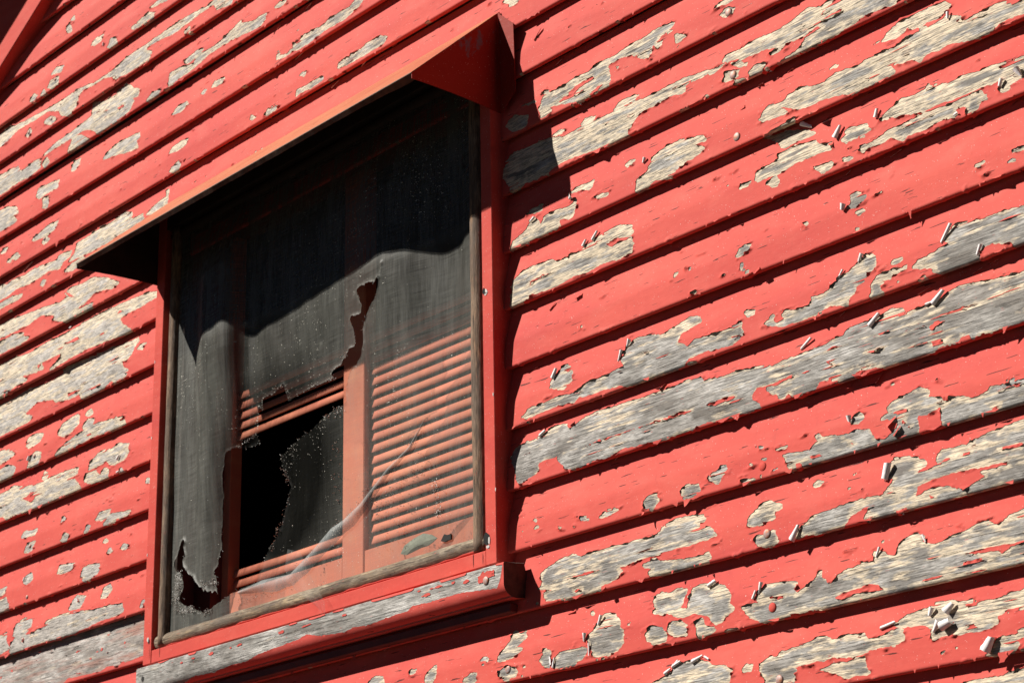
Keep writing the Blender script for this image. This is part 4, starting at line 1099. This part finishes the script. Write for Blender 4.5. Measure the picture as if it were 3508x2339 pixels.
# second, smaller tear by the sill and a few pinholes
for (cx_, cy_, r_) in ((831, 1107, .0035), (1215, 1010, .002), (1090, 1180, .0015)):
    hx, hz = up(cx_, cy_, .04); phi = np.maximum(phi, r_ - np.hypot(X - hx, Z - hz))
pos = np.stack([X + OX, -E, Z + OZ], -1)
gr = np.gradient(E, gx, gz); nrm = np.stack([-gr[0], -np.ones_like(E), -gr[1]], -1); nrm /= np.linalg.norm(nrm, axis=-1)[..., None]
curlb = .0015 + .007 * np.clip(fbm(X / .02, Z / .02, 6) - .45, 0, 1)
P, keep = film('insect_screen', pos, nrm, phi, np.zeros(X.shape), curlb, 1)
fray = np.clip(1 - (-phi) / .011, 0, 1)
me = grid_mesh('insect_screen', P, keep, fray)
def mesh_mat(name, alpha, col, glint=1.0, zoned=True):
    t = NT(name)
    a = t.n('ShaderNodeAttribute'); a.attribute_name = 'fresh'
    warp = t.ramp(t.noise(1, 2, .5, (520, 1, 14)), [(.30, .0), (.70, 1.)])       # weft and warp threads
    weft = t.ramp(t.noise(1, 2, .5, (12, 1, 560)), [(.30, .0), (.70, 1.)])
    dust = t.noise(6, 5, .65, (1, 1, 1.4)); 
    strk = t.ramp(t.noise(26, 4, .7, (1, 1, .13), 0, (5, 1, 1)), [(.42, 0.), (.72, 1.)])
    al = t.math('ADD', t.math('MULTIPLY', t.math('ADD', warp, weft), alpha * .6), t.math('MULTIPLY', t.math('ADD', dust, strk), alpha * .62))
    al = t.math('ADD', al, t.math('MULTIPLY', t.math('MULTIPLY', a.outputs['Fac'], t.noise(22, 2)), .30))
    # the torn tongue is much less opaque
    vd = t.n('ShaderNodeVectorMath', operation='DISTANCE'); t.l(t.geo.outputs['Position'], vd.inputs[0]); vd.inputs[1].default_value = (-4.44 + OX, .02, 1.47 + OZ)
    if zoned: al = t.math('MULTIPLY', al, t.ramp(vd.outputs['Value'], [(.20, .12), (.34, 1.)]))
    # glints of frayed fibres, painted pale: short runs along the weave, thick near torn rims and in worn bands
    band = t.ramp(t.noise(5.5, 3, .6, (1, 1, .7), .4, (4, 1, 2)), [(.47, 0.), (.68, 1.)])
    gx_ = t.noise(1, 1, .5, (95, 1, 330), 0, (1, 1, 5)); gz_ = t.noise(1, 1, .5, (270, 1, 230), 0, (3, 1, 1))
    dens = t.math('ADD', t.math('MULTIPLY', band, .085 * glint), t.math('MULTIPLY', a.outputs['Fac'], .045))
    g = t.math('GREATER_THAN', t.math('ADD', t.math('MAXIMUM', gx_, gz_), dens), .785)
    up_ = None
    if zoned:      # hood shade painted into the upper mesh, denser and darker; left edge denser too
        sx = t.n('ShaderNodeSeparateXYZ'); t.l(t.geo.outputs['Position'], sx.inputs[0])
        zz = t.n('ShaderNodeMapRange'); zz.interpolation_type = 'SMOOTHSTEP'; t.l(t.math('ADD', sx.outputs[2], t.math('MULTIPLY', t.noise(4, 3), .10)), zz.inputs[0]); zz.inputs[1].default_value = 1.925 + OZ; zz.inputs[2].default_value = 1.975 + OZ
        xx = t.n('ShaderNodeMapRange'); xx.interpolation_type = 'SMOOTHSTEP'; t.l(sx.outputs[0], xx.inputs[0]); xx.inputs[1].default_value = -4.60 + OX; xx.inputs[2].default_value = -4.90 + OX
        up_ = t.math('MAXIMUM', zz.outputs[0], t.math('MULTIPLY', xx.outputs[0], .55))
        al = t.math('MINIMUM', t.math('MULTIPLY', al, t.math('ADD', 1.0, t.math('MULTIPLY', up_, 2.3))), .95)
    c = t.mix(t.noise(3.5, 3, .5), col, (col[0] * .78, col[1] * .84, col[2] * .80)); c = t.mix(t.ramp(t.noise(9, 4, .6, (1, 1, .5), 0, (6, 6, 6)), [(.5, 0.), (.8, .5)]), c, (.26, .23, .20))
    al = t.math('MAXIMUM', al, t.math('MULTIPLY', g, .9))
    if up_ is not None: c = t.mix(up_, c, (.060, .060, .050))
    c = t.mix(g, c, (.74, .70, .60))
    t.l(c, t.b.inputs['Base Color']); t.b.inputs['Roughness'].default_value = .55; t.l(al, t.b.inputs['Alpha'])
    return t.m
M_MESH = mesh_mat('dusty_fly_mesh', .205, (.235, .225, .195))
M_SHRED = mesh_mat('loose_fly_mesh', .055, (.22, .22, .21), .3, False)
M_MESH2 = mesh_mat('folded_fly_mesh', .42, (.30, .31, .31), 1.6, False)
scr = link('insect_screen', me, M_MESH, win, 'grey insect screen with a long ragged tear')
# the fold of mesh that hangs diagonally across the lower part
FOLD = [(816, 2025), (900, 1986), (993, 1965), (1078, 1876), (1134, 1809), (1172, 1784), (1236, 1722), (1268, 1680), (1330, 1600), (1400, 1530), (1450, 1440)]
FW = [.006, .030, .030, .030, .030, .026, .024, .020, .014, .009, .003]
v = []; f = []; n = 90; fr = []
cum = np.concatenate([[0], np.cumsum([math.dist(FOLD[i], FOLD[i + 1]) for i in range(len(FOLD) - 1)])]); cum /= cum[-1]
for i in range(n):
    t = i / (n - 1); x = np.interp(t, cum, [p[0] for p in FOLD]); y = np.interp(t, cum, [p[1] for p in FOLD]); w_ = np.interp(t, cum, FW) * (.85 + .3 * vn(t * 20, 0, 1))
    X_, Z_ = up(x, y, .02); e_ = float(screen_e(np.array(X_), np.array(Z_)))
    X_, Z_ = up(x, y, e_ + .004)
    for j in range(7):
        q = j / 6; XX = X_ + w_ * q * .62; ZZ = Z_ - w_ * q * 1.15
        ee = float(screen_e(np.array(XX), np.array(ZZ)))
        v.append(W(XX, ee + .004 + .009 * math.sin(math.pi * min(1, q * 1.05)) * min(1, w_ / .02), ZZ)); fr.append(.75 if j in (0,) else .12 * (j == 6))
for i in range(n - 1):
    for j in range(6): a = i * 7 + j; f.append((a, a + 7, a + 8, a + 1))
me = bpy.data.meshes.new('screen_fold'); me.from_pydata(v, [], f); me.update(); me.polygons.foreach_set('use_smooth', [True] * len(f))
at = me.attributes.new('fresh', 'FLOAT', 'POINT'); at.data.foreach_set('value', fr)
link('screen_fold', me, M_MESH2, scr)
# long strip that hangs out over the bottom bead
v = []; f = []; fr = []
LST = [(992, 1672), (1012, 1740), (1022, 1830), (1036, 1900), (1030, 1960), (1000, 2000), (1095, 2060), (1112, 2120)]
STR = [((985, 1880), (1030, 1890)), ((975, 1950), (1052, 1950)), ((1010, 2020), (1085, 2010)), ((1085, 2075), (1112, 2060)), ((1108, 2116), (1115, 2112))]
for i, (a, b) in enumerate(STR):
    for j in range(5):
        q = j / 4; x = a[0] * (1 - q) + b[0] * q; y = a[1] * (1 - q) + b[1] * q
        e_ = [.024, .038, .046, .046, .046][i] + .004 * math.sin(q * 7)
        X_, Z_ = up(x, y, e_); v.append(W(X_, e_, Z_)); fr.append(.6 if j in (0, 4) else .05)
for i in range(len(STR) - 1):
    for j in range(4): a = i * 5 + j; f.append((a, a + 1, a + 6, a + 5))
me = bpy.data.meshes.new('screen_shred'); me.from_pydata(v, [], f); me.update(); me.polygons.foreach_set('use_smooth', [True] * len(f))
at = me.attributes.new('fresh', 'FLOAT', 'POINT'); at.data.foreach_set('value', fr)
link('screen_shred', me, M_SHRED, scr)
# frayed fibres standing off the torn rim
M_FIB = plain('frayed_fibre', (.74, .72, .68), .35, 0, .2, 50, spec=.6)
m = MB(); rs = np.random.RandomState(3)
per = []
for i in range(len(hp)):
    a, b = hp[i], hp[(i + 1) % len(hp)]; L = np.hypot(*(b - a)); nn_ = max(1, int(L / .0045))
    for q in range(nn_): per.append((a + (b - a) * (q + rs.rand()) / nn_, (b - a) / max(L, 1e-6)))
def hair(p, d, L, e0, w=.00045, de=.002):
    pts = []; q = np.array(p, float); dd = np.array(d, float); e_ = e0
    for i in range(4):
        pts.append((q.copy(), e_)); dd = dd + rs.uniform(-.35, .35, 2); dd /= np.hypot(*dd); q = q + dd * L / 3; e_ += rs.uniform(-de, de * 1.4)
    o = len(m.v); pr_ = []
    for (q, e_) in pts:
        m.v.append(W(q[0] - w, e_, q[1])); m.v.append(W(q[0] + w, e_, q[1] + w)); 
    for i in range(3): a = o + 2 * i; m.f.append([a, a + 1, a + 3, a + 2]); m.sm.append(False)
for p, t_ in per:
    if rs.rand() < .84: continue
    inw = np.array([-t_[1], t_[0]]); inw = inw if sdf_poly(np.array([p[0] + inw[0] * .004]), np.array([p[1] + inw[1] * .004]), hp)[0] > 0 else -inw
    e_ = float(screen_e(np.array(p[0]), np.array(p[1]))) + .001
    hair(p, inw + rs.uniform(-.8, .8, 2) + np.array([0, -.3]), rs.uniform(.002, .008), e_)
def tuft(x0, y0, x1, y1, n, spread, L):
    for i in range(n):
        t = rs.rand(); x = x0 + (x1 - x0) * t + rs.normal(0, spread); y = y0 + (y1 - y0) * t + rs.normal(0, spread)
        X_, Z_ = up(x, y, .02); e_ = float(screen_e(np.array(X_), np.array(Z_))); X_, Z_ = up(x, y, e_ + .002)
        hair((X_, Z_), (rs.uniform(-1, 1), rs.uniform(-1, .3)), rs.uniform(.4, 1) * L, e_ + .002, .0007)
tuft(614, 1960, 602, 2065, 240, 7, .008); tuft(600, 2085, 672, 2088, 120, 8, .008); tuft(700, 2100, 720, 2086, 24, 5, .006)
tuft(690, 2000, 742, 1990, 50, 7, .008); tuft(1172, 1395, 1110, 1432, 34, 8, .006); tuft(805, 1534, 882, 1484, 40, 4, .005)
tuft(1000, 1962, 1235, 1715, 60, 5, .004); tuft(1240, 1700, 1440, 1480, 34, 7, .003); tuft(820, 2060, 1000, 2000, 60, 9, .003); tuft(1490, 1640, 1505, 1770, 60, 6, .008); tuft(1260, 1760, 1470, 1560, 60, 12, .004); tuft(1330, 1860, 1560, 1560, 60, 30, .004); tuft(1250, 1720, 1400, 1790, 40, 22, .004)
tuft(1170, 1230, 1190, 1200, 16, 4, .005); tuft(940, 1330, 975, 1318, 16, 4, .004); tuft(1120, 1300, 1150, 1296, 14, 4, .005); tuft(968, 1600, 990, 1660, 20, 4, .004); tuft(985, 1720, 925, 1890, 30, 3, .004)
tuft(1150, 1500, 1165, 1800, 40, 9, .003); tuft(1280, 1800, 1480, 1560, 30, 22, .003)
me = bpy.data.meshes.new('frayed_fibres'); me.from_pydata(m.v, [], m.f); me.update(); fo = link('frayed_fibres', me, M_FIB, scr)
fo['kind'] = 'stuff'
# scrap caught behind the mesh
m = MB()
for pts, e_ in (([(1372, 1897), (1385, 1868), (1420, 1842), (1450, 1826), (1478, 1830), (1497, 1842), (1482, 1856), (1466, 1868), (1440, 1876), (1412, 1890), (1392, 1900)], .0),):
    base = [W(*((lambda q: (q[0], e_ + .0, q[1]))(up(x, y, e_)))) for x, y in pts]; n = len(base)
    c = np.mean(base, 0); ringi = [tuple(np.array(b) * .45 + c * .55 + np.array([0, -.004, 0])) for b in base]
    bk = [(b[0], b[1] + .002, b[2]) for b in base]
    m.add(base + ringi + bk + [tuple(c + np.array([0, -.005, 0]))], [(i, (i + 1) % n, n + (i + 1) % n, n + i) for i in range(n)] + [(n + i, n + (i + 1) % n, 3 * n) for i in range(n)]
          + [(i, 2 * n + i, 2 * n + (i + 1) % n, (i + 1) % n) for i in range(n)] + [tuple(2 * n + i for i in range(n))])
o = m.build('scrap', M_SCRAP); o['label'] = 'grey-green scrap lying behind the insect screen in the bottom right corner'; o['category'] = 'scrap'
m = MB(); q = [up(x, y, .014) for x, y in [(1512, 1853), (1519, 1838), (1524, 1829), (1532, 1832), (1546, 1828), (1547, 1846), (1536, 1850), (1524, 1856)]]; n = len(q)
m.add([W(a, .016, b) for a, b in q] + [W(a, .012, b) for a, b in q], [tuple(range(n)), tuple(range(2 * n - 1, n - 1, -1))] + [(i, n + i, n + (i + 1) % n, (i + 1) % n) for i in range(n)])
m.build('screen_patch', M_DARK, scr)

# ------------------------------------------------------------------ sill
SX0, SX1, SZ0, SZ1, SF = -5.036, -3.5045, .989, 1.0605, .058
def sill_prof(nz):
    pts = [(-.02, SZ0 + .004), (.02, SZ0 - .002), (.038, SZ0 - .001)]
    R = .026
    for a in np.linspace(0, 90, 9)[1:-1]: r = math.radians(a); pts.append((SF - R + R * math.sin(r), SZ0 + R - R * math.cos(r)))
    for z in np.linspace(SZ0 + R, SZ1 - .003, nz): pts.append((SF, z))
    pts += [(SF - .0012, SZ1 - .0008), (SF - .004, SZ1), (.0, SZ1 + .004)]
    p = np.array(pts); t = np.gradient(p, axis=0); n_ = np.stack([t[:, 1], -t[:, 0]], 1); n_ /= np.linalg.norm(n_, axis=1)[:, None]
    return p, n_
pf, pn_ = sill_prof(34); xs = np.arange(SX0, SX1 + .001, .0026)
X, J = np.meshgrid(xs, np.arange(len(pf)), indexing='ij'); E = pf[J, 0] + .002 * (fbm(X / .2, X * 0, 4) - .5); Z = pf[J, 1] + .0015 * (fbm(X / .4, X * 0, 8) - .5)
# round the left end a little
rr_ = .010; m_ = X < SX0 + rr_
E = np.where(m_, E - (1 - np.sqrt(np.clip(1 - ((SX0 + rr_ - X) / rr_) ** 2, 0, 1))) * .012, E)
pos = np.stack([X + OX, -E, Z + OZ], -1); nrm = np.stack([X * 0, -pn_[J, 0], pn_[J, 1]], -1)
sm = grid_mesh('sill', pos, np.ones((X.shape[0] - 1, X.shape[1] - 1), bool), np.zeros(X.shape))
sill = link('sill', sm, M_SILL, win, 'window sill worn to bare grey wood above a red rounded edge')
SB_ = [('G', 905, 1600), ('G', 1210, 1562), ('G', 1300, 1515), ('G', 1420, 1492), ('G', 1540, 1445), ('G', 1640, 1420), ('G', 1750, 1365), ('G', 1880, 1320), ('G', 2000, 1275), ('G', 2060, 1240), ('G', 2150, 1250), ('G', 2300, 1225),
       ('H', 40, 1235), ('H', 120, 1190), ('H', 200, 1180), ('H', 250, 1165), ('H', 330, 1135), ('H', 400, 1110), ('H', 480, 1085), ('H', 520, 1050), ('H', 640, 1022), ('H', 760, 985), ('H', 850, 960), ('H', 1000, 942), ('H', 1085, 930), ('H', 1105, 880), ('H', 1118, 800)]
bx = [up(*px_of(*s), SF) for s in SB_]
zb = np.interp(X, [b[0] for b in bx], [b[1] for b in bx])
phi = (Z + .003 * (fbm(X / .012, Z / .01, 5) - .5) + .002 * (vn(X / .004, Z / .004, 6) - .5)) - zb
phi = np.where(X > SX1 - .004, -.004, phi)
phi = np.clip(phi, -.03, .03)
for (c, x, y, w_, h_) in [('H', 1010, 845, 60, 26), ('H', 985, 870, 34, 22), ('H', 880, 885, 26, 10), ('H', 790, 895, 14, 10), ('H', 690, 920, 34, 8), ('H', 610, 975, 34, 10), ('H', 640, 935, 16, 6), ('H', 560, 950, 12, 5), ('H', 360, 985, 22, 8), ('G', 1890, 1225, 26, 12),
                          ('G', 1610, 1310, 26, 8), ('G', 1550, 1330, 10, 6), ('G', 1420, 1370, 26, 12), ('G', 1220, 1430, 16, 8), ('G', 1300, 1400, 20, 6), ('G', 2060, 1180, 40, 6), ('H', 60, 1110, 20, 8)]:
    a, b = px_of(c, x, y); X_, Z_ = up(a, b, SF); w_ = w_ * .5102 * .00085; h_ = h_ * .5102 * .00062
    d = (1 - np.sqrt(((X - X_) / w_) ** 2 + ((Z - Z_ - (X - X_) * .05) / h_) ** 2) + .9 * (vn(X / .005, Z / .004, 9) - .5)) * min(w_, h_)
    phi = np.where(Z < SZ1 - .002, np.minimum(phi, -d), phi)
rim = (vn(X / .05, Z * 0, 12) - .52) * .012 - np.abs(Z - (SZ1 - .002)) * .5; phi = np.minimum(phi, np.where(Z > SZ1 - .006, -rim, 1))
P, keep = film('paint_film', pos, nrm, phi, np.full(X.shape, .0009), .0003 + .0015 * np.clip(fbm(X / .02, Z / .01, 3) - .5, 0, 1), 2)
link('paint_film', grid_mesh('paint_film', P, keep), M_PAINT, sill)
M_ENDG = plain('shaded_end_grain', (.10, .035, .025), .85, 0, .6, 60)  # end face darkened, its shade put into the colour
n = len(pf)                                 # end grain
for xe, de in ((SX1 - .0005, 0), (SX0 + .0005, .004)):
    m = MB(); m.add([W(xe, e_ - de, z_) for e_, z_ in pf], [tuple(range(n))]); m.build('sill_end', M_ENDG, sill, fix=False)
a, b = px_of('H', 1010, 880); q = up(a, b, SF); nail(0, 0, sill, e=SF, r=.0095, xz=q)
a, b = px_of('G', 968, 1540); q = up(a, b, SF - .004)
m = MB(); m.add([W(q[0] + .006 * math.cos(t), SF + .0015, q[1] + .007 * math.sin(t)) for t in np.linspace(0, 6.28, 14)[:-1]], [tuple(range(13))]); m.build('nail_hole', M_DARK, sill, fix=False)
# ragged board edge and putty below the sill
m = MB()
m.box(-5.02, -3.53, -.01, .020, .962, .9815, .002); m.build('sill_batten', M_JAMB, win)

# ------------------------------------------------------------------ sheet metal hood
HL, HR = -5.047, -3.5571
HEL, HER = .2835, .2625; HZL, HZR = 2.1445, 2.1602; HT = 2.4125
def fe(X): return HEL + (HER - HEL) * (X - HL) / (HR - HL)
def fz(X): return HZL + (HZR - HZL) * (X - HL) / (HR - HL)
hood = bpy.data.objects.new('hood', None); COL.objects.link(hood); hood.parent = win; hood.matrix_parent_inverse = Matrix.Translation(-Vector(win.location))
m = MB(); N = 70
def top(X, t, dz=0.0):
    wv = .0035 * (fbm(X / .22, t * 1.5, 5) - .5) * math.sin(math.pi * t)
    return W(X, fe(X) * t + wv * .6, HT + (fz(X) + .0165 - HT) * t + wv + dz)
vs = []; T = 8
for i in range(N + 1):
    X = HL + (HR - HL) * i / N
    for j in range(T + 1): vs.append(top(X, j / T))
    for j in range(T + 1): vs.append(top(X, j / T, -.0016))
fs = []; R = 2 * (T + 1)
for i in range(N):
    for j in range(T):
        a = i * R + j; fs.append((a, a + R, a + R + 1, a + 1)); b = a + T + 1; fs.append((b, b + 1, b + R + 1, b + R))
    a = i * R + T; fs.append((a, a + R, a + R + T + 1, a + T + 1))
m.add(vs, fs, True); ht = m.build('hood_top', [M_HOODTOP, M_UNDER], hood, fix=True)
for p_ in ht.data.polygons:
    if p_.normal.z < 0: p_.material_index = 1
# front lip, turned down and a little ragged, bare rusty edge
m = MB(); vs = []
for i in range(N * 2 + 1):
    X = HL + (HR - HL) * i / (2 * N); e_ = fe(X); z_ = fz(X) + .0155
    rg = .0018 * (fbm(X / .04, 0, 5) - .5) * 2
    curl = .030 * math.exp(-((X - HR) / .13) ** 2)
    for (de, dz) in ((.0012, 0), (.0018, -.0022), (-.0060, -.0115 + rg), (-.0075, -.0110 + rg), (-.0006, -.0024)):
        vs.append(W(X, e_ + de - (curl * .3 if dz < -.01 else 0), z_ + dz))
fs = [(i * 5 + j, i * 5 + (j + 1) % 5, i * 5 + 5 + (j + 1) % 5, i * 5 + 5 + j) for i in range(2 * N) for j in range(5)]
m.add(vs, fs, False); m.build('hood_lip', M_RUST, hood, 'rusty turned-down front edge of the hood')
def side(X, sgn, mat):
    m = MB(); t_ = .0009 * sgn
    # triangular cheek, its lower edge slightly dished
    e1 = fe(X); z1 = fz(X); lowz = 2.1465 if sgn > 0 else 2.152
    outer = [(0.0, HT - .001), (e1 * .5, HT + (z1 + .016 - HT) * .5 - .001), (e1, z1 + .0145), (e1, z1)]
    low = [(e1 * (1 - q), z1 + (lowz - z1) * q + .004 * math.sin(math.pi * q)) for q in (.2, .4, .6, .8, 1.0)]
    pr_ = outer + low; n = len(pr_)
    m.add([W(X + t_, e_, z_) for e_, z_ in pr_] + [W(X - t_, e_, z_) for e_, z_ in pr_],
          [tuple(range(n)), tuple(range(2 * n - 1, n - 1, -1))] + [(i, n + i, n + (i + 1) % n, (i + 1) % n) for i in range(n)])
    return m
M_CHEEK = red_paint('flaking_cheek_paint', base=(.29, .026, .015), cracks=False, rough=.55, scuff=(.13, .15, .18))
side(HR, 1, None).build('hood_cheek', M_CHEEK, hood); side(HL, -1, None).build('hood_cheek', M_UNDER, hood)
m = MB()                                              # flashing flange on the boards right of the hood
fp = [(1706, 43), (1712, 50), (1758, 80), (1762, 200), (1766, 311), (1718, 388)]
q = [up(x, y, .008) for x, y in fp]; n = len(q)
m.add([W(a, .0085, b) for a, b in q] + [W(a, .0067, b) for a, b in q], [tuple(range(n)), tuple(range(2 * n - 1, n - 1, -1))] + [(i, n + i, n + (i + 1) % n, (i + 1) % n) for i in range(n)])
m.build('hood_flange', M_CHEEK, hood)
# timber inside the hood head

# ------------------------------------------------------------------ raking barge board and the eave over it
barge = thing('barge_board', W(rake_q[0], 0, rake_q[1]), 'red raking barge board crossing the top left corner, half in shade', 'barge board')
nrm2 = np.array([-rd[1], rd[0]])
def bar(u0, u1, v0, v1, e0, e1, name, mat, parent, bev=.003):
    """beam along the rake: u along, v across (up-left), e outwards"""
    m = MB(); o = np.array(rake_p); c = []
    prof = [(v0 + bev, e0), (v1 - bev, e0), (v1, e0 + bev), (v1, e1 - bev), (v1 - bev, e1), (v0 + bev, e1), (v0, e1 - bev), (v0, e0 + bev)]
    m.sweep(lambda u: [W(*(lambda p: (p[0], ee, p[1]))(o + rd * u + nrm2 * vv)) for vv, ee in prof], np.linspace(u0, u1, 30), smooth=False)
    return m.build(name, mat, parent)
bar(-2.6, 5.2, 0, .26, -.03, .038, 'board', M_TRIM, barge)
# the roof edge that shades its upper part: edge lies up-sun of the shade line
ql = np.array(up(50, 77, .038)); vline = float((ql - np.array(rake_p)) @ nrm2)
Lx = .34
ep = np.array([ql[0] - SA * Lx, ql[1] + SB * Lx]); vv0 = float((ep - np.array(rake_p)) @ nrm2)
bar(-3.2, 5.4, vv0, vv0 + .03, -.10, .038 + Lx, 'eave_board', M_JAMB, barge)
bar(-3.2, 5.4, .262, vv0, -.10, .010, 'frieze_board', M_JAMB, barge)
